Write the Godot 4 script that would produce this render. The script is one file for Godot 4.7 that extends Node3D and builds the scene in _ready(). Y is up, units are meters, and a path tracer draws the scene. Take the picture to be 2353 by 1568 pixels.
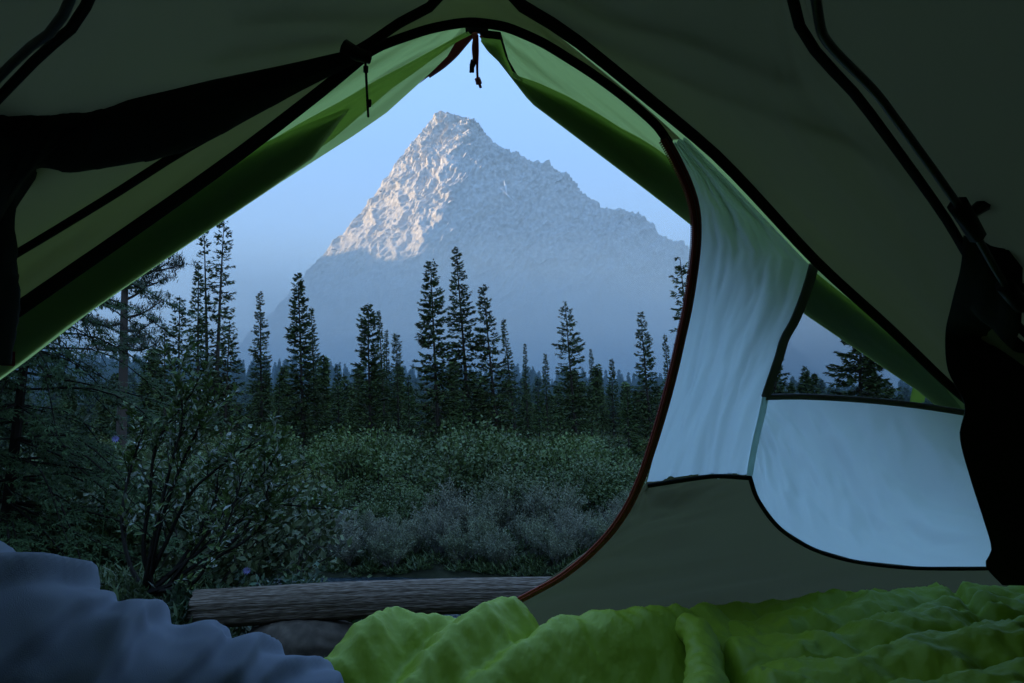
extends Node3D
# ---------------------------------------------------------------- view geometry
const EYE := Vector3(0, 0.65, 0)
const PITCH := 8.5
const FOCAL := 1607.0            # in units of a 2352 x 1568 picture
var vv := PackedVector3Array()   # vertices being collected
var vc := PackedColorArray()
var taken := {}
var M := {}
var noise := FastNoiseLite.new()
var ridged := FastNoiseLite.new()

func at(px: float, py: float, d: float) -> Vector3:
	var p := deg_to_rad(PITCH)
	var x := (px - 1176.0) / FOCAL
	var y := (784.0 - py) / FOCAL
	var wf := cos(p) - y * sin(p)
	return EYE + Vector3(x, y * cos(p) + sin(p), -wf) * (d / wf)

# a point of the sloping front wall of the tent; off > 0 is towards the inside
const WALL_N := Vector3(0, -0.7132, 0.7010)
func on_plane(px: float, py: float, foot: float, lean: float, off: float, n: Vector3) -> Vector3:
	var r := at(px, py, 1.0) - EYE
	# -z = foot - lean * y
	var d := (foot - lean * EYE.y) / (1.0 + lean * r.y)
	return EYE + r * d + n * off
func W(px: float, py: float, off := 0.0) -> Vector3:
	return on_plane(px, py, 1.95, 1.0174, off, WALL_N)
func wall_curve(px: Array, off := 0.0) -> Array:
	return px.map(func(p): return W(p[0], p[1], off))
const FLY_N := Vector3(0, -0.6727, 0.7399)
func fly_curve(px: Array, off := 0.0) -> Array:
	return px.map(func(p): return on_plane(p[0], p[1], 2.25, 1.1, off, FLY_N))

# ---------------------------------------------------------------- naming
func numbered(called: String) -> String:
	var k: int = taken.get(called, -1) + 1
	taken[called] = k
	return called if k == 0 else "%s_%03d" % [called, k]
func tag(o: Node, label: String, category: String, group := "", kind := "") -> Node:
	if label: o.set_meta("label", label)
	if category: o.set_meta("category", category)
	if group: o.set_meta("group", group)
	if kind: o.set_meta("kind", kind)
	return o
func thing(called: String, label: String, category: String, where := Vector3.ZERO, group := "") -> Node3D:
	var o := Node3D.new()
	o.name = numbered(called)
	add_child(o)
	o.position = where
	tag(o, label, category, group)
	return o
func put(called: String, mesh: Mesh, mat: Material, parent: Node) -> MeshInstance3D:
	var o := MeshInstance3D.new()
	o.name = numbered(called) if parent == self else called
	o.mesh = mesh
	o.material_override = mat
	parent.add_child(o, true)
	return o

# ---------------------------------------------------------------- materials
func lin(r: float, g: float, b: float) -> Color:
	return Color(r, g, b).linear_to_srgb()
func tex(freq: float, lo: Color, hi: Color, seed_ := 1, octaves := 4, size := 512, type := FastNoiseLite.TYPE_SIMPLEX_SMOOTH) -> NoiseTexture2D:
	var n := FastNoiseLite.new()
	n.noise_type = type
	n.frequency = freq
	n.seed = seed_
	n.fractal_octaves = octaves
	var g := Gradient.new()
	g.set_color(0, lo.linear_to_srgb())
	g.set_color(1, hi.linear_to_srgb())
	var t := NoiseTexture2D.new()
	t.noise = n
	t.seamless = true
	t.width = size
	t.height = size
	t.color_ramp = g
	return t
func bumps(freq: float, seed_ := 1, octaves := 3) -> NoiseTexture2D:
	var n := FastNoiseLite.new()
	n.noise_type = FastNoiseLite.TYPE_SIMPLEX_SMOOTH
	n.frequency = freq
	n.seed = seed_
	n.fractal_octaves = octaves
	var t := NoiseTexture2D.new()
	t.noise = n
	t.seamless = true
	t.width = 512
	t.height = 512
	return t
func mat(called: String, c: Color, rough := 0.8, spec := 0.3) -> StandardMaterial3D:
	var m := StandardMaterial3D.new()
	m.resource_name = called
	m.albedo_color = c.linear_to_srgb()
	m.roughness = rough
	m.metallic_specular = spec
	M[called] = m
	return m
func cloth(called: String, c: Color, through: Color, amount: float, rough := 0.75) -> StandardMaterial3D:
	var m := mat(called, c, rough, 0.3)
	m.backlight_enabled = amount > 0.0
	m.backlight = Color(through.r * amount, through.g * amount, through.b * amount).linear_to_srgb()
	return m
func relief(m: StandardMaterial3D, t: Texture2D, cm: float, scale: float) -> void:
	m.heightmap_enabled = true
	m.heightmap_texture = t
	m.heightmap_scale = cm
	m.uv1_triplanar = true
	m.uv1_scale = Vector3.ONE * scale

# ---------------------------------------------------------------- mesh helpers
func grid(p: Array, shut := false) -> ArrayMesh:      # p[i] is a PackedVector3Array
	var nu := p.size()
	var nv: int = p[0].size()
	var v := PackedVector3Array()
	var n := PackedVector3Array()
	var uv := PackedVector2Array()
	var ix := PackedInt32Array()
	for i in nu:
		v.append_array(p[i])
	n.resize(v.size())
	var du := 0.0
	for i in nu:
		if i > 0: du += p[i][nv / 2].distance_to(p[i - 1][nv / 2])
		var dv := 0.0
		for j in nv:
			if j > 0: dv += p[i][j].distance_to(p[i][j - 1])
			uv.append(Vector2(du, dv))
	for i in nu - 1:
		for j in nv - 1:
			var a := i * nv + j
			for t in [[a, a + nv, a + 1], [a + 1, a + nv, a + nv + 1]]:
				var m: Vector3 = (v[t[2]] - v[t[0]]).cross(v[t[1]] - v[t[0]])
				for k in t:
					n[k] += m
					ix.append(k)
	if shut:
		for i in nu:
			var s := n[i * nv] + n[i * nv + nv - 1]
			n[i * nv] = s
			n[i * nv + nv - 1] = s
	for k in n.size():
		n[k] = n[k].normalized() if n[k].length_squared() > 0.0 else Vector3.UP
	var a := []
	a.resize(Mesh.ARRAY_MAX)
	a[Mesh.ARRAY_VERTEX] = v
	a[Mesh.ARRAY_NORMAL] = n
	a[Mesh.ARRAY_TEX_UV] = uv
	a[Mesh.ARRAY_INDEX] = ix
	var out := ArrayMesh.new()
	out.add_surface_from_arrays(Mesh.PRIMITIVE_TRIANGLES, a)
	return out
func shell(p: Array, thick: float) -> ArrayMesh:      # a sheet of cloth with thickness
	var q := []
	var nu := p.size()
	var nv: int = p[0].size()
	for i in nu:
		var row: PackedVector3Array = p[i].duplicate()
		var back := PackedVector3Array()
		for j in range(nv - 1, -1, -1):
			var a: Vector3 = p[mini(i + 1, nu - 1)][j] - p[maxi(i - 1, 0)][j]
			var b: Vector3 = p[i][mini(j + 1, nv - 1)] - p[i][maxi(j - 1, 0)]
			back.append(p[i][j] + a.cross(b).normalized() * thick)
		row.append_array(back)
		row.append(row[0])
		q.append(row)
	return grid(q, true)
func soup() -> ArrayMesh:                              # flat-shaded triangles collected in vv, vc
	var a := []
	a.resize(Mesh.ARRAY_MAX)
	a[Mesh.ARRAY_VERTEX] = vv
	if vc.size() == vv.size(): a[Mesh.ARRAY_COLOR] = vc
	var out := ArrayMesh.new()
	out.add_surface_from_arrays(Mesh.PRIMITIVE_TRIANGLES, a)
	vv = PackedVector3Array()
	vc = PackedColorArray()
	return out
func curve(p: Array, n: int) -> PackedVector3Array:    # evenly spaced points of a smooth line
	var c := Curve3D.new()
	c.bake_interval = 0.01
	var long := 0.0
	for i in p.size():
		var a: Vector3 = p[maxi(i - 1, 0)]
		var b: Vector3 = p[mini(i + 1, p.size() - 1)]
		var l: float = (p[i] - a).length() if i > 0 else (b - p[i]).length()
		var r: float = (b - p[i]).length()
		var dir := (b - a).normalized()
		c.add_point(p[i], -dir * l * 0.3, dir * r * 0.3)
		long += l
	c.bake_interval = maxf(long / 400.0, 0.001)
	var out := PackedVector3Array()
	for i in n:
		out.append(c.sample_baked(c.get_baked_length() * i / (n - 1.0), true))
	return out
func poly(p: Array, n: int) -> PackedVector3Array:     # n points spread over the given ones, corners kept
	var out := PackedVector3Array()
	for i in n:
		var t := i * (p.size() - 1.0) / (n - 1.0)
		var k := mini(int(t), p.size() - 2)
		out.append(p[k].lerp(p[k + 1], t - k))
	return out
# cloth stretched between two lines; amp: height of wrinkles in metres, fu / fv: how fast they change along and across
func stretch(a: PackedVector3Array, b: PackedVector3Array, nv: int, amp := 0.0, fu := 3.0, fv := 1.0, seed_ := 0, sag := 0.0, slant := 0.0) -> Array:
	var rows := []
	var nu := a.size()
	for i in nu:
		var row := PackedVector3Array()
		var u := i / (nu - 1.0)
		var ta := a[mini(i + 1, nu - 1)] - a[maxi(i - 1, 0)]
		for j in nv:
			var v := j / (nv - 1.0)
			var n := ta.cross(b[i] - a[i]).normalized()
			var edge := minf(1.0, 5.0 * minf(minf(v, 1.0 - v), 0.2))
			var w := noise.get_noise_2d((u + slant * v) * fu * 100.0 + seed_ * 517.0, v * fv * 100.0 + seed_ * 91.0)
			var w2 := noise.get_noise_2d((u + slant * v) * fu * 270.0 + seed_ * 317.0, v * fv * 180.0 + seed_ * 191.0)
			row.append(a[i].lerp(b[i], v) + n * (sag * sin(PI * v) * sin(PI * clampf(u, 0.0, 1.0)) + amp * edge * (w + 0.35 * w2)))
		rows.append(row)
	return rows
# a band with a flat rounded section; n is the direction that its face looks in
func band(p: PackedVector3Array, wide, thick: float, n: Vector3) -> ArrayMesh:
	var rows := []
	var k := p.size()
	for i in k:
		var t := (p[mini(i + 1, k - 1)] - p[maxi(i - 1, 0)]).normalized()
		var side := t.cross(n).normalized()
		var up := side.cross(t).normalized()
		var w: float = wide if wide is float else lerpf(wide[0], wide[1], i / (k - 1.0))
		var row := PackedVector3Array()
		for s in [[-0.5, 0.0], [-0.46, 0.5], [-0.2, 0.62], [0.2, 0.62], [0.46, 0.5], [0.5, 0.0], [0.46, -0.5], [-0.46, -0.5], [-0.5, 0.0]]:
			row.append(p[i] + side * w * s[0] + up * thick * s[1])
		rows.append(row)
	return grid(rows, true)
func tube_rows(p: PackedVector3Array, r0: float, r1: float, sides: int) -> Array:
	var rows := []
	var k := p.size()
	var ref := Vector3(0.31, 0.2, 0.93)
	for i in k:
		var t := (p[mini(i + 1, k - 1)] - p[maxi(i - 1, 0)]).normalized()
		var a := t.cross(ref).normalized()
		var b := t.cross(a)
		var r := lerpf(r0, r1, i / (k - 1.0))
		var row := PackedVector3Array()
		for s in sides + 1:
			row.append(p[i] + (a * cos(TAU * s / sides) + b * sin(TAU * s / sides)) * r)
		rows.append(row)
	return rows
func tube(p: PackedVector3Array, r0: float, r1: float, sides := 8) -> ArrayMesh:
	var rows := tube_rows(p, r0, r1, sides)
	var first := PackedVector3Array()
	var last := PackedVector3Array()
	for s in sides + 1:
		first.append(p[0])
		last.append(p[p.size() - 1])
	rows.push_front(first)
	rows.push_back(last)
	return grid(rows, true)
func lay_tube(p: PackedVector3Array, r0: float, r1: float, sides: int, c: Color) -> void:   # into the soup
	var rows := tube_rows(p, r0, r1, sides)
	for i in rows.size() - 1:
		for s in sides:
			for q in [rows[i][s], rows[i + 1][s], rows[i][s + 1], rows[i][s + 1], rows[i + 1][s], rows[i + 1][s + 1]]:
				vv.append(q)
				vc.append(c)
func leaf(p: Vector3, dir: Vector3, side: Vector3, c: Color, fold := Vector3.ZERO) -> void:    # a kite of two faces
	var m := p + dir * 0.45 + fold
	vv.append_array(PackedVector3Array([p, m - side, p + dir, p, p + dir, m + side]))
	for k in 6: vc.append(c)

# ---------------------------------------------------------------- land
func step(a: float, b: float, x: float) -> float:
	return smoothstep(a, b, x)
func land(x: float, z: float) -> float:
	var d := -z
	var left := step(-1.0, -2.2, x) * step(9.0, 6.5, d)
	var e := d - 1.6 * left
	var y := -0.04 - 0.36 * step(2.2, 3.4, e) - 0.95 * step(3.4, 6.2, e) - 0.25 * step(6.0, 7.0, d) + 0.45 * step(10.6, 12.5, d) + 0.3 * step(12.0, 45.0, d)
	y += (32.0 - 0.045 * clampf(x, -400.0, 300.0)) * step(120.0, 430.0, d) + 60.0 * step(430.0, 1800.0, d)
	var rough := step(2.2, 4.0, absf(d) + absf(x) * 0.8)
	y += noise.get_noise_2d(x * 60.0, z * 60.0) * 0.07 * rough + noise.get_noise_2d(x * 6.0, z * 6.0) * 0.25 * step(11.0, 20.0, d) + noise.get_noise_2d(x * 0.9, z * 0.9) * 5.0 * step(130.0, 260.0, d)
	return y
func spaced(n: int, reach: float, fine: float) -> PackedFloat32Array:
	var out := PackedFloat32Array()
	var k := log(reach / fine)
	for i in n:
		var t := i / (n - 1.0)
		out.append(fine * (exp(k * t) - 1.0) + t * fine)
	return out

func saw(x: float) -> float:          # a ledge: slow rise, quick fall
	var f := x - floorf(x)
	return f / 0.75 if f < 0.75 else (1.0 - f) / 0.25
func rock_shape(p: Vector3) -> float:
	var warp := noise.get_noise_3d(p.x * 0.35, p.y * 0.35, p.z * 0.35)
	var warp2 := noise.get_noise_3d(p.x * 1.6 + 500.0, p.y * 1.6, p.z * 1.6)
	var dip := p.y * 0.72 - p.x * 0.68 + p.z * 0.2 + warp * 60.0 + warp2 * 9.0
	var along := p.x * 0.66 + p.y * 0.7 + p.z * 0.3
	var streak := ridged.get_noise_2d(dip * 2.6, along * 0.42) * 9.0 + ridged.get_noise_2d(dip * 6.5 + 400.0, along * 1.1) * 3.5
	var broken := clampf(0.55 + 1.3 * noise.get_noise_3d(p.x * 0.8, p.y * 0.8 + 900.0, p.z * 0.8), 0.0, 1.0)
	var ledges := saw(dip / 66.0) * 15.0 * broken + saw(dip / 25.0 + 0.3) * 5.0 * (1.2 - broken)
	var gully := ridged.get_noise_3d(p.x * 0.75 + p.y * 0.25, p.y * 0.16, p.z * 0.75)
	var gully2 := ridged.get_noise_3d(p.x * 2.2 + p.y * 0.6, p.y * 0.5 + 300.0, p.z * 2.2)
	var blocks := noise.get_noise_3d(p.x * 5.0, p.y * 4.0, p.z * 5.0) * 3.2 + noise.get_noise_3d(p.x * 13.0, p.y * 11.0, p.z * 13.0) * 1.8
	return ledges + streak + gully * 17.0 + gully2 * 4.0 + blocks * 0.7
func rock_faces(lines: Array, counts: Array, bulges: Array) -> Array:   # neighbouring faces between ridge lines, as one sheet
	var rows := []
	var nu: int = lines[0].size()
	for i in nu:
		var row := PackedVector3Array()
		var u := i / (nu - 1.0)
		for f in counts.size():
			var a: PackedVector3Array = lines[f]
			var b: PackedVector3Array = lines[f + 1]
			var n := Vector3([-0.48, 0.4][f], 0.42, 0.78).normalized()
			for j in (counts[f] if f == counts.size() - 1 else counts[f] - 1):
				var v: float = j / (counts[f] - 1.0)
				var p := a[i].lerp(b[i], v)
				var push := n.lerp(Vector3(-0.05, 0.42, 0.9), exp(-12.0 * (v if f == 1 else 1.0 - v))).normalized()
				row.append(p + push * (bulges[f] * sin(PI * v) * step(0.0, 0.3, u) + rock_shape(p)))
		rows.append(row)
	return rows

func spruce(rng: RandomNumberGenerator, h: float, r: float, o := {}) -> Array:
	var start: float = o.get("start", 0.04)
	var every: float = o.get("every", 0.26) * 0.66
	var gap: float = o.get("gap", 0.1)
	var size: float = o.get("size", 0.25)
	var fill: float = o.get("fill", 1.0) * 2.3
	var shape: float = o.get("shape", 0.8)
	var tint: Color = o.get("tint", Color(0.072, 0.105, 0.034))
	var brown: float = o.get("brown", 0.06)
	var bend := Vector3(rng.randf_range(-0.02, 0.02) * h, 0, rng.randf_range(-0.02, 0.02) * h)
	var spine := PackedVector3Array()
	for i in 9:
		var t := i / 8.0
		spine.append(Vector3(0, h * t, 0) + bend * t * t)
	var bark := Color(0.05, 0.042, 0.035)
	lay_tube(spine, o.get("trunk", h * 0.011), 0.012, 7, bark)
	var trunk := soup()
	var y := start * h
	while y < h * 0.992:
		var t := clampf((y / h - start) / (1.0 - start), 0.0, 1.0)
		var l0 := r * pow(1.0 - t, shape) * (0.85 + 0.3 * noise.get_noise_2d(y * 55.0, r * 1000.0)) + 0.06
		var n := int(lerpf(8.0, 5.0, t) * o.get("arms", 1.0) + rng.randf())
		for k in n:
			if rng.randf() < gap: continue
			var az := rng.randf() * TAU
			var l := l0 * lerpf(0.35, 1.12, sqrt(rng.randf()))
			var rise := lerpf(-0.5, 0.45, pow(t, 1.6)) + rng.randf_range(-0.15, 0.15)
			var out := Vector3(cos(az), 0, sin(az))
			var root := Vector3(0, y + rng.randf_range(-0.5, 0.5) * every, 0) + bend * (y / h) * (y / h)
			var across := Vector3(-out.z, 0, out.x)
			var arm := PackedVector3Array()
			for s in 4:
				var q := s / 3.0
				arm.append(root + out * l * q + Vector3.UP * l * (rise * q - 0.22 * sin(q * PI) * (1.0 - t) + 0.12 * q * q))
			if l > 0.5: lay_tube(arm, 0.008 + 0.008 * l, 0.004, 3, bark)
			var count := int((4.0 + l * 11.0) * fill)
			var hue := rng.randf_range(0.65, 1.35)
			for b in count:
				var q := lerpf(0.1, 1.0, sqrt(rng.randf()))
				var f := q * 3.0
				var i := mini(int(f), 2)
				var p := arm[i].lerp(arm[i + 1], f - i)
				var sgn := -1.0 if b % 2 else 1.0
				var len := size * rng.randf_range(0.6, 1.35) * (1.25 - 0.55 * q) * (0.55 + 0.45 * minf(1.0, l))
				var dir := (out * rng.randf_range(0.35, 1.0) + across * sgn * rng.randf_range(0.2, 1.0) * (1.2 - q) + Vector3.UP * rng.randf_range(-0.55, 0.3)).normalized() * len
				var side := dir.cross(Vector3(rng.randf_range(-0.6, 0.6), 1, rng.randf_range(-0.6, 0.6))).normalized() * len * rng.randf_range(0.16, 0.3)
				var c := tint * hue * rng.randf_range(0.75, 1.25)
				if rng.randf() < brown: c = Color(0.06, 0.045, 0.028) * rng.randf_range(0.7, 1.2)
				leaf(p, dir, side, c, Vector3.DOWN * len * 0.08)
		y += every * lerpf(1.15, 0.6, t) * rng.randf_range(0.8, 1.2)
	return [trunk, soup()]

# a shrub of stems that fork, with leaves towards their ends
func shrub(rng: RandomNumberGenerator, o := {}) -> Array:
	var h: float = o.get("h", 1.2)
	var w: float = o.get("w", 0.8)
	var stems: int = o.get("stems", 9)
	var leaves: int = o.get("leaves", 40)
	var size: float = o.get("size", 0.05)
	var tint: Color = o.get("tint", Color(0.04, 0.07, 0.03))
	var wood: Color = o.get("wood", Color(0.07, 0.06, 0.05))
	var slim: float = o.get("slim", 0.28)
	var tips := []
	for k in stems:
		var az := rng.randf() * TAU
		var out := Vector3(cos(az), 0, sin(az)) * w * sqrt(rng.randf())
		var top := out + Vector3.UP * h * rng.randf_range(0.65, 1.05) * (1.0 - 0.35 * (out.length() / w))
		var stem := curve([out * 0.12, out * 0.35 + Vector3.UP * top.y * 0.4, top], 5)
		lay_tube(stem, 0.012 * h, 0.003 * h, 3, wood)
		tips.append([stem[2], stem[4]])
		for b in 4:
			var i := rng.randi_range(1, 3)
			var e := stem[i] + (Vector3(rng.randf_range(-1, 1), rng.randf_range(0.3, 1.2), rng.randf_range(-1, 1)).normalized() + (stem[4] - stem[3]).normalized() * 0.5) * h * rng.randf_range(0.15, 0.34)
			lay_tube(curve([stem[i], (stem[i] + e) * 0.5 + Vector3.UP * 0.02 * h, e], 3), 0.005 * h, 0.002 * h, 3, wood)
			tips.append([stem[i].lerp(e, 0.35), e])
	var wood_mesh := soup()
	for tp in tips:
		var a: Vector3 = tp[0]
		var b: Vector3 = tp[1]
		var hue := rng.randf_range(0.7, 1.3)
		for k in leaves:
			var q := pow(rng.randf(), 0.7)
			var p: Vector3 = a.lerp(b, q) + Vector3(rng.randfn(), rng.randfn(), rng.randfn()) * h * o.get("loose", 0.045)
			var dir := ((b - a).normalized() * 0.6 + Vector3(rng.randf_range(-1, 1), rng.randf_range(-0.4, 0.9), rng.randf_range(-1, 1))).normalized() * size * rng.randf_range(0.6, 1.4)
			var side := dir.cross(Vector3(rng.randf_range(-1, 1), 0.8, rng.randf_range(-1, 1))).normalized() * dir.length() * slim
			leaf(p, dir, side, tint * hue * rng.randf_range(0.75, 1.3), side.cross(dir).normalized() * dir.length() * 0.06)
	return [wood_mesh, soup()]
func plant_it(called: String, label: String, category: String, where: Vector3, meshes: Array, mats: Array, names: Array, group := "", turn := 0.0) -> Node3D:
	var o := thing(called, label, category, where, group)
	o.rotation.y = turn
	for k in meshes.size():
		put(names[k], meshes[k], mats[k], o)
	return o
func copy(o: Node3D, called: String, where: Vector3, turn: float, size: Vector3, label: String) -> Node3D:
	var c := o.duplicate()
	c.name = numbered(called)
	add_child(c)
	c.position = where
	c.rotation = Vector3(0, turn, 0)
	c.scale = size
	c.set_meta("label", label)
	return c

func _ready() -> void:
	# ------------------------------------------------ camera, sky, sun, exposure
	var cam := Camera3D.new()
	cam.name = "camera"
	add_child(cam)
	cam.position = EYE
	cam.rotation_degrees = Vector3(PITCH, 0, 0)
	cam.fov = 52.0
	cam.near = 0.02
	cam.far = 20000.0
	cam.current = true
	var env := Environment.new()
	var sky_mat := ProceduralSkyMaterial.new()
	sky_mat.sky_top_color = lin(0.23, 0.45, 0.88)
	sky_mat.sky_horizon_color = lin(0.60, 0.86, 1.12)
	sky_mat.sky_curve = 0.2
	sky_mat.ground_bottom_color = lin(0.03, 0.05, 0.05)
	sky_mat.ground_horizon_color = lin(0.12, 0.2, 0.3)
	sky_mat.sun_angle_max = 40.0
	sky_mat.sun_curve = 0.12
	var sky := Sky.new()
	sky.sky_material = sky_mat
	env.background_mode = Environment.BG_SKY
	env.sky = sky
	env.background_energy_multiplier = 0.76
	env.tonemap_mode = Environment.TONE_MAPPER_LINEAR
	env.tonemap_exposure = 1.95
	env.sdfgi_enabled = true
	env.ssao_enabled = true
	env.ssil_enabled = true
	env.fog_enabled = true
	env.fog_density = 0.00006
	env.fog_light_color = lin(0.58, 0.84, 1.0)
	env.volumetric_fog_enabled = true
	env.volumetric_fog_density = 0.0
	var we := WorldEnvironment.new()
	we.name = "world_environment"
	we.environment = env
	add_child(we)
	var sun := DirectionalLight3D.new()
	sun.name = "sun"
	add_child(sun)
	sun.light_energy = 1.6
	sun.light_angular_distance = 0.5
	sun.light_color = Color(1.0, 0.87, 0.68)
	sun.shadow_enabled = true
	sun.look_at_from_position(Vector3(-0.965, 0.205, 0.13) * 100.0, Vector3.ZERO)
	noise.noise_type = FastNoiseLite.TYPE_SIMPLEX_SMOOTH
	noise.frequency = 0.01
	noise.fractal_octaves = 3
	noise.seed = 5
	ridged.noise_type = FastNoiseLite.TYPE_SIMPLEX_SMOOTH
	ridged.fractal_type = FastNoiseLite.FRACTAL_RIDGED
	ridged.frequency = 0.01
	ridged.fractal_octaves = 4
	ridged.seed = 11
	make_materials()
	make_land()
	make_mountain()
	make_forest()
	make_tent()
	make_fly()
	make_bedding()
	make_bank()

func make_materials() -> void:
	var m := mat("soil", Color.WHITE, 0.95, 0.2)
	m.albedo_texture = tex(0.02, Color(0.012, 0.016, 0.008), Color(0.05, 0.05, 0.03), 3, 5)
	m.uv1_triplanar = true
	m.uv1_world_triplanar = true
	m.uv1_scale = Vector3.ONE * 0.35
	m = mat("rock", Color.WHITE, 0.9, 0.25)
	m.albedo_texture = tex(0.012, Color(0.32, 0.285, 0.24), Color(0.95, 0.92, 0.88), 8, 6, 1024)
	m.uv1_triplanar = true
	m.uv1_world_triplanar = true
	m.uv1_scale = Vector3.ONE * 0.004
	mat("snow", Color(0.85, 0.87, 0.9), 0.6)
	m = mat("needles", Color.WHITE, 0.7, 0.3)
	m.vertex_color_use_as_albedo = true
	m = mat("leaves", Color.WHITE, 0.5, 0.4)
	m.vertex_color_use_as_albedo = true
	m = mat("glossy_leaves", Color.WHITE, 0.28, 0.55)
	m.vertex_color_use_as_albedo = true
	m = mat("bark", Color.WHITE, 0.9, 0.2)
	m.vertex_color_use_as_albedo = true
	m = mat("water", Color(0.02, 0.035, 0.045), 0.12, 0.6)
	relief(m, bumps(0.02, 4, 4), 4.0, 0.7)
	# fabrics
	cloth("canopy", Color(0.24, 0.215, 0.14), Color(1.0, 0.86, 0.52), 0.52)
	cloth("fly", Color(0.16, 0.22, 0.08), Color(0.8, 1.0, 0.3), 0.85, 0.5)
	cloth("fly_roof", Color(0.16, 0.2, 0.12), Color(0.95, 1.0, 0.75), 0.42, 0.5)
	cloth("white", Color(0.7, 0.76, 0.76), Color(0.86, 1.0, 0.95), 1.0, 0.6)
	cloth("olive", Color(0.11, 0.11, 0.05), Color(1.0, 0.95, 0.5), 0.13)
	mat("black_cloth", Color(0.02, 0.021, 0.02), 0.8)
	mat("binding", Color(0.016, 0.015, 0.014), 0.8)
	cloth("grey_binding", Color(0.16, 0.155, 0.17), Color(1.0, 0.9, 0.85), 0.16)
	mat("zipper", Color(0.34, 0.06, 0.048), 0.5)
	mat("red", Color(0.3, 0.02, 0.02), 0.7)
	mat("pole", Color(0.03, 0.03, 0.032), 0.35, 0.5)
	mat("floor", Color(0.03, 0.035, 0.03), 0.7)
	mat("plastic", Color(0.012, 0.012, 0.012), 0.4)
	var net := mat("netting", Color(0.055, 0.06, 0.085), 0.9)
	net.transparency = BaseMaterial3D.TRANSPARENCY_ALPHA
	net.albedo_color.a = 0.3
	var bag := mat("bag_green", Color(0.27, 0.39, 0.02), 0.5, 0.4)
	relief(bag, bumps(0.010, 9, 3), 0.22, 5.0)
	bag.rim_enabled = true
	bag.rim = 0.1
	var fleece := mat("fleece", Color(0.27, 0.3, 0.37), 0.95, 0.1)
	relief(fleece, bumps(0.09, 21, 3), 0.03, 14.0)
	fleece.rim_enabled = true
	fleece.rim = 0.25
	mat("navy", Color(0.02, 0.022, 0.03), 0.9)
	m = mat("wood", Color.WHITE, 0.8, 0.3)
	m.albedo_texture = tex(0.03, Color(0.07, 0.045, 0.028), Color(0.46, 0.38, 0.3), 2, 6, 1024)
	m.uv1_scale = Vector3(0.45, 5.0, 1)
	m.heightmap_enabled = true
	m.heightmap_texture = bumps(0.03, 2, 5)
	m.heightmap_scale = 0.5
	m = mat("boulder", Color.WHITE, 0.9)
	m.albedo_texture = tex(0.03, Color(0.05, 0.04, 0.03), Color(0.2, 0.16, 0.12), 6, 5)
	m.uv1_triplanar = true
	m = mat("petal", Color(0.26, 0.24, 0.5), 0.7)

func make_land() -> void:
	var xs := spaced(70, 4200.0, 0.35)
	var zs := spaced(190, 4200.0, 0.25)
	var rows := []
	for i in range(-69, 70):
		var row := PackedVector3Array()
		var x := xs[absi(i)] * signf(i)
		for j in range(-40, 190):
			var d := zs[absi(j)] * signf(j)
			row.append(Vector3(x, land(x, -d), -d))
		rows.append(row)
	tag(put("ground", grid(rows), M.soil, self), "dark forest floor falling to the creek and rising to the wooded slope", "ground", "", "structure")
	rows = []
	for i in 60:
		var row := PackedVector3Array()
		for j in 24:
			row.append(Vector3(lerpf(-45, 45, i / 59.0), -1.4 + 0.012 * noise.get_noise_2d(i * 300.0, j * 220.0), -lerpf(4.6, 12.6, j / 23.0)))
		rows.append(row)
	tag(put("creek", grid(rows), M.water, self), "pale blue creek water beyond the fallen log", "creek", "", "structure")

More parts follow.
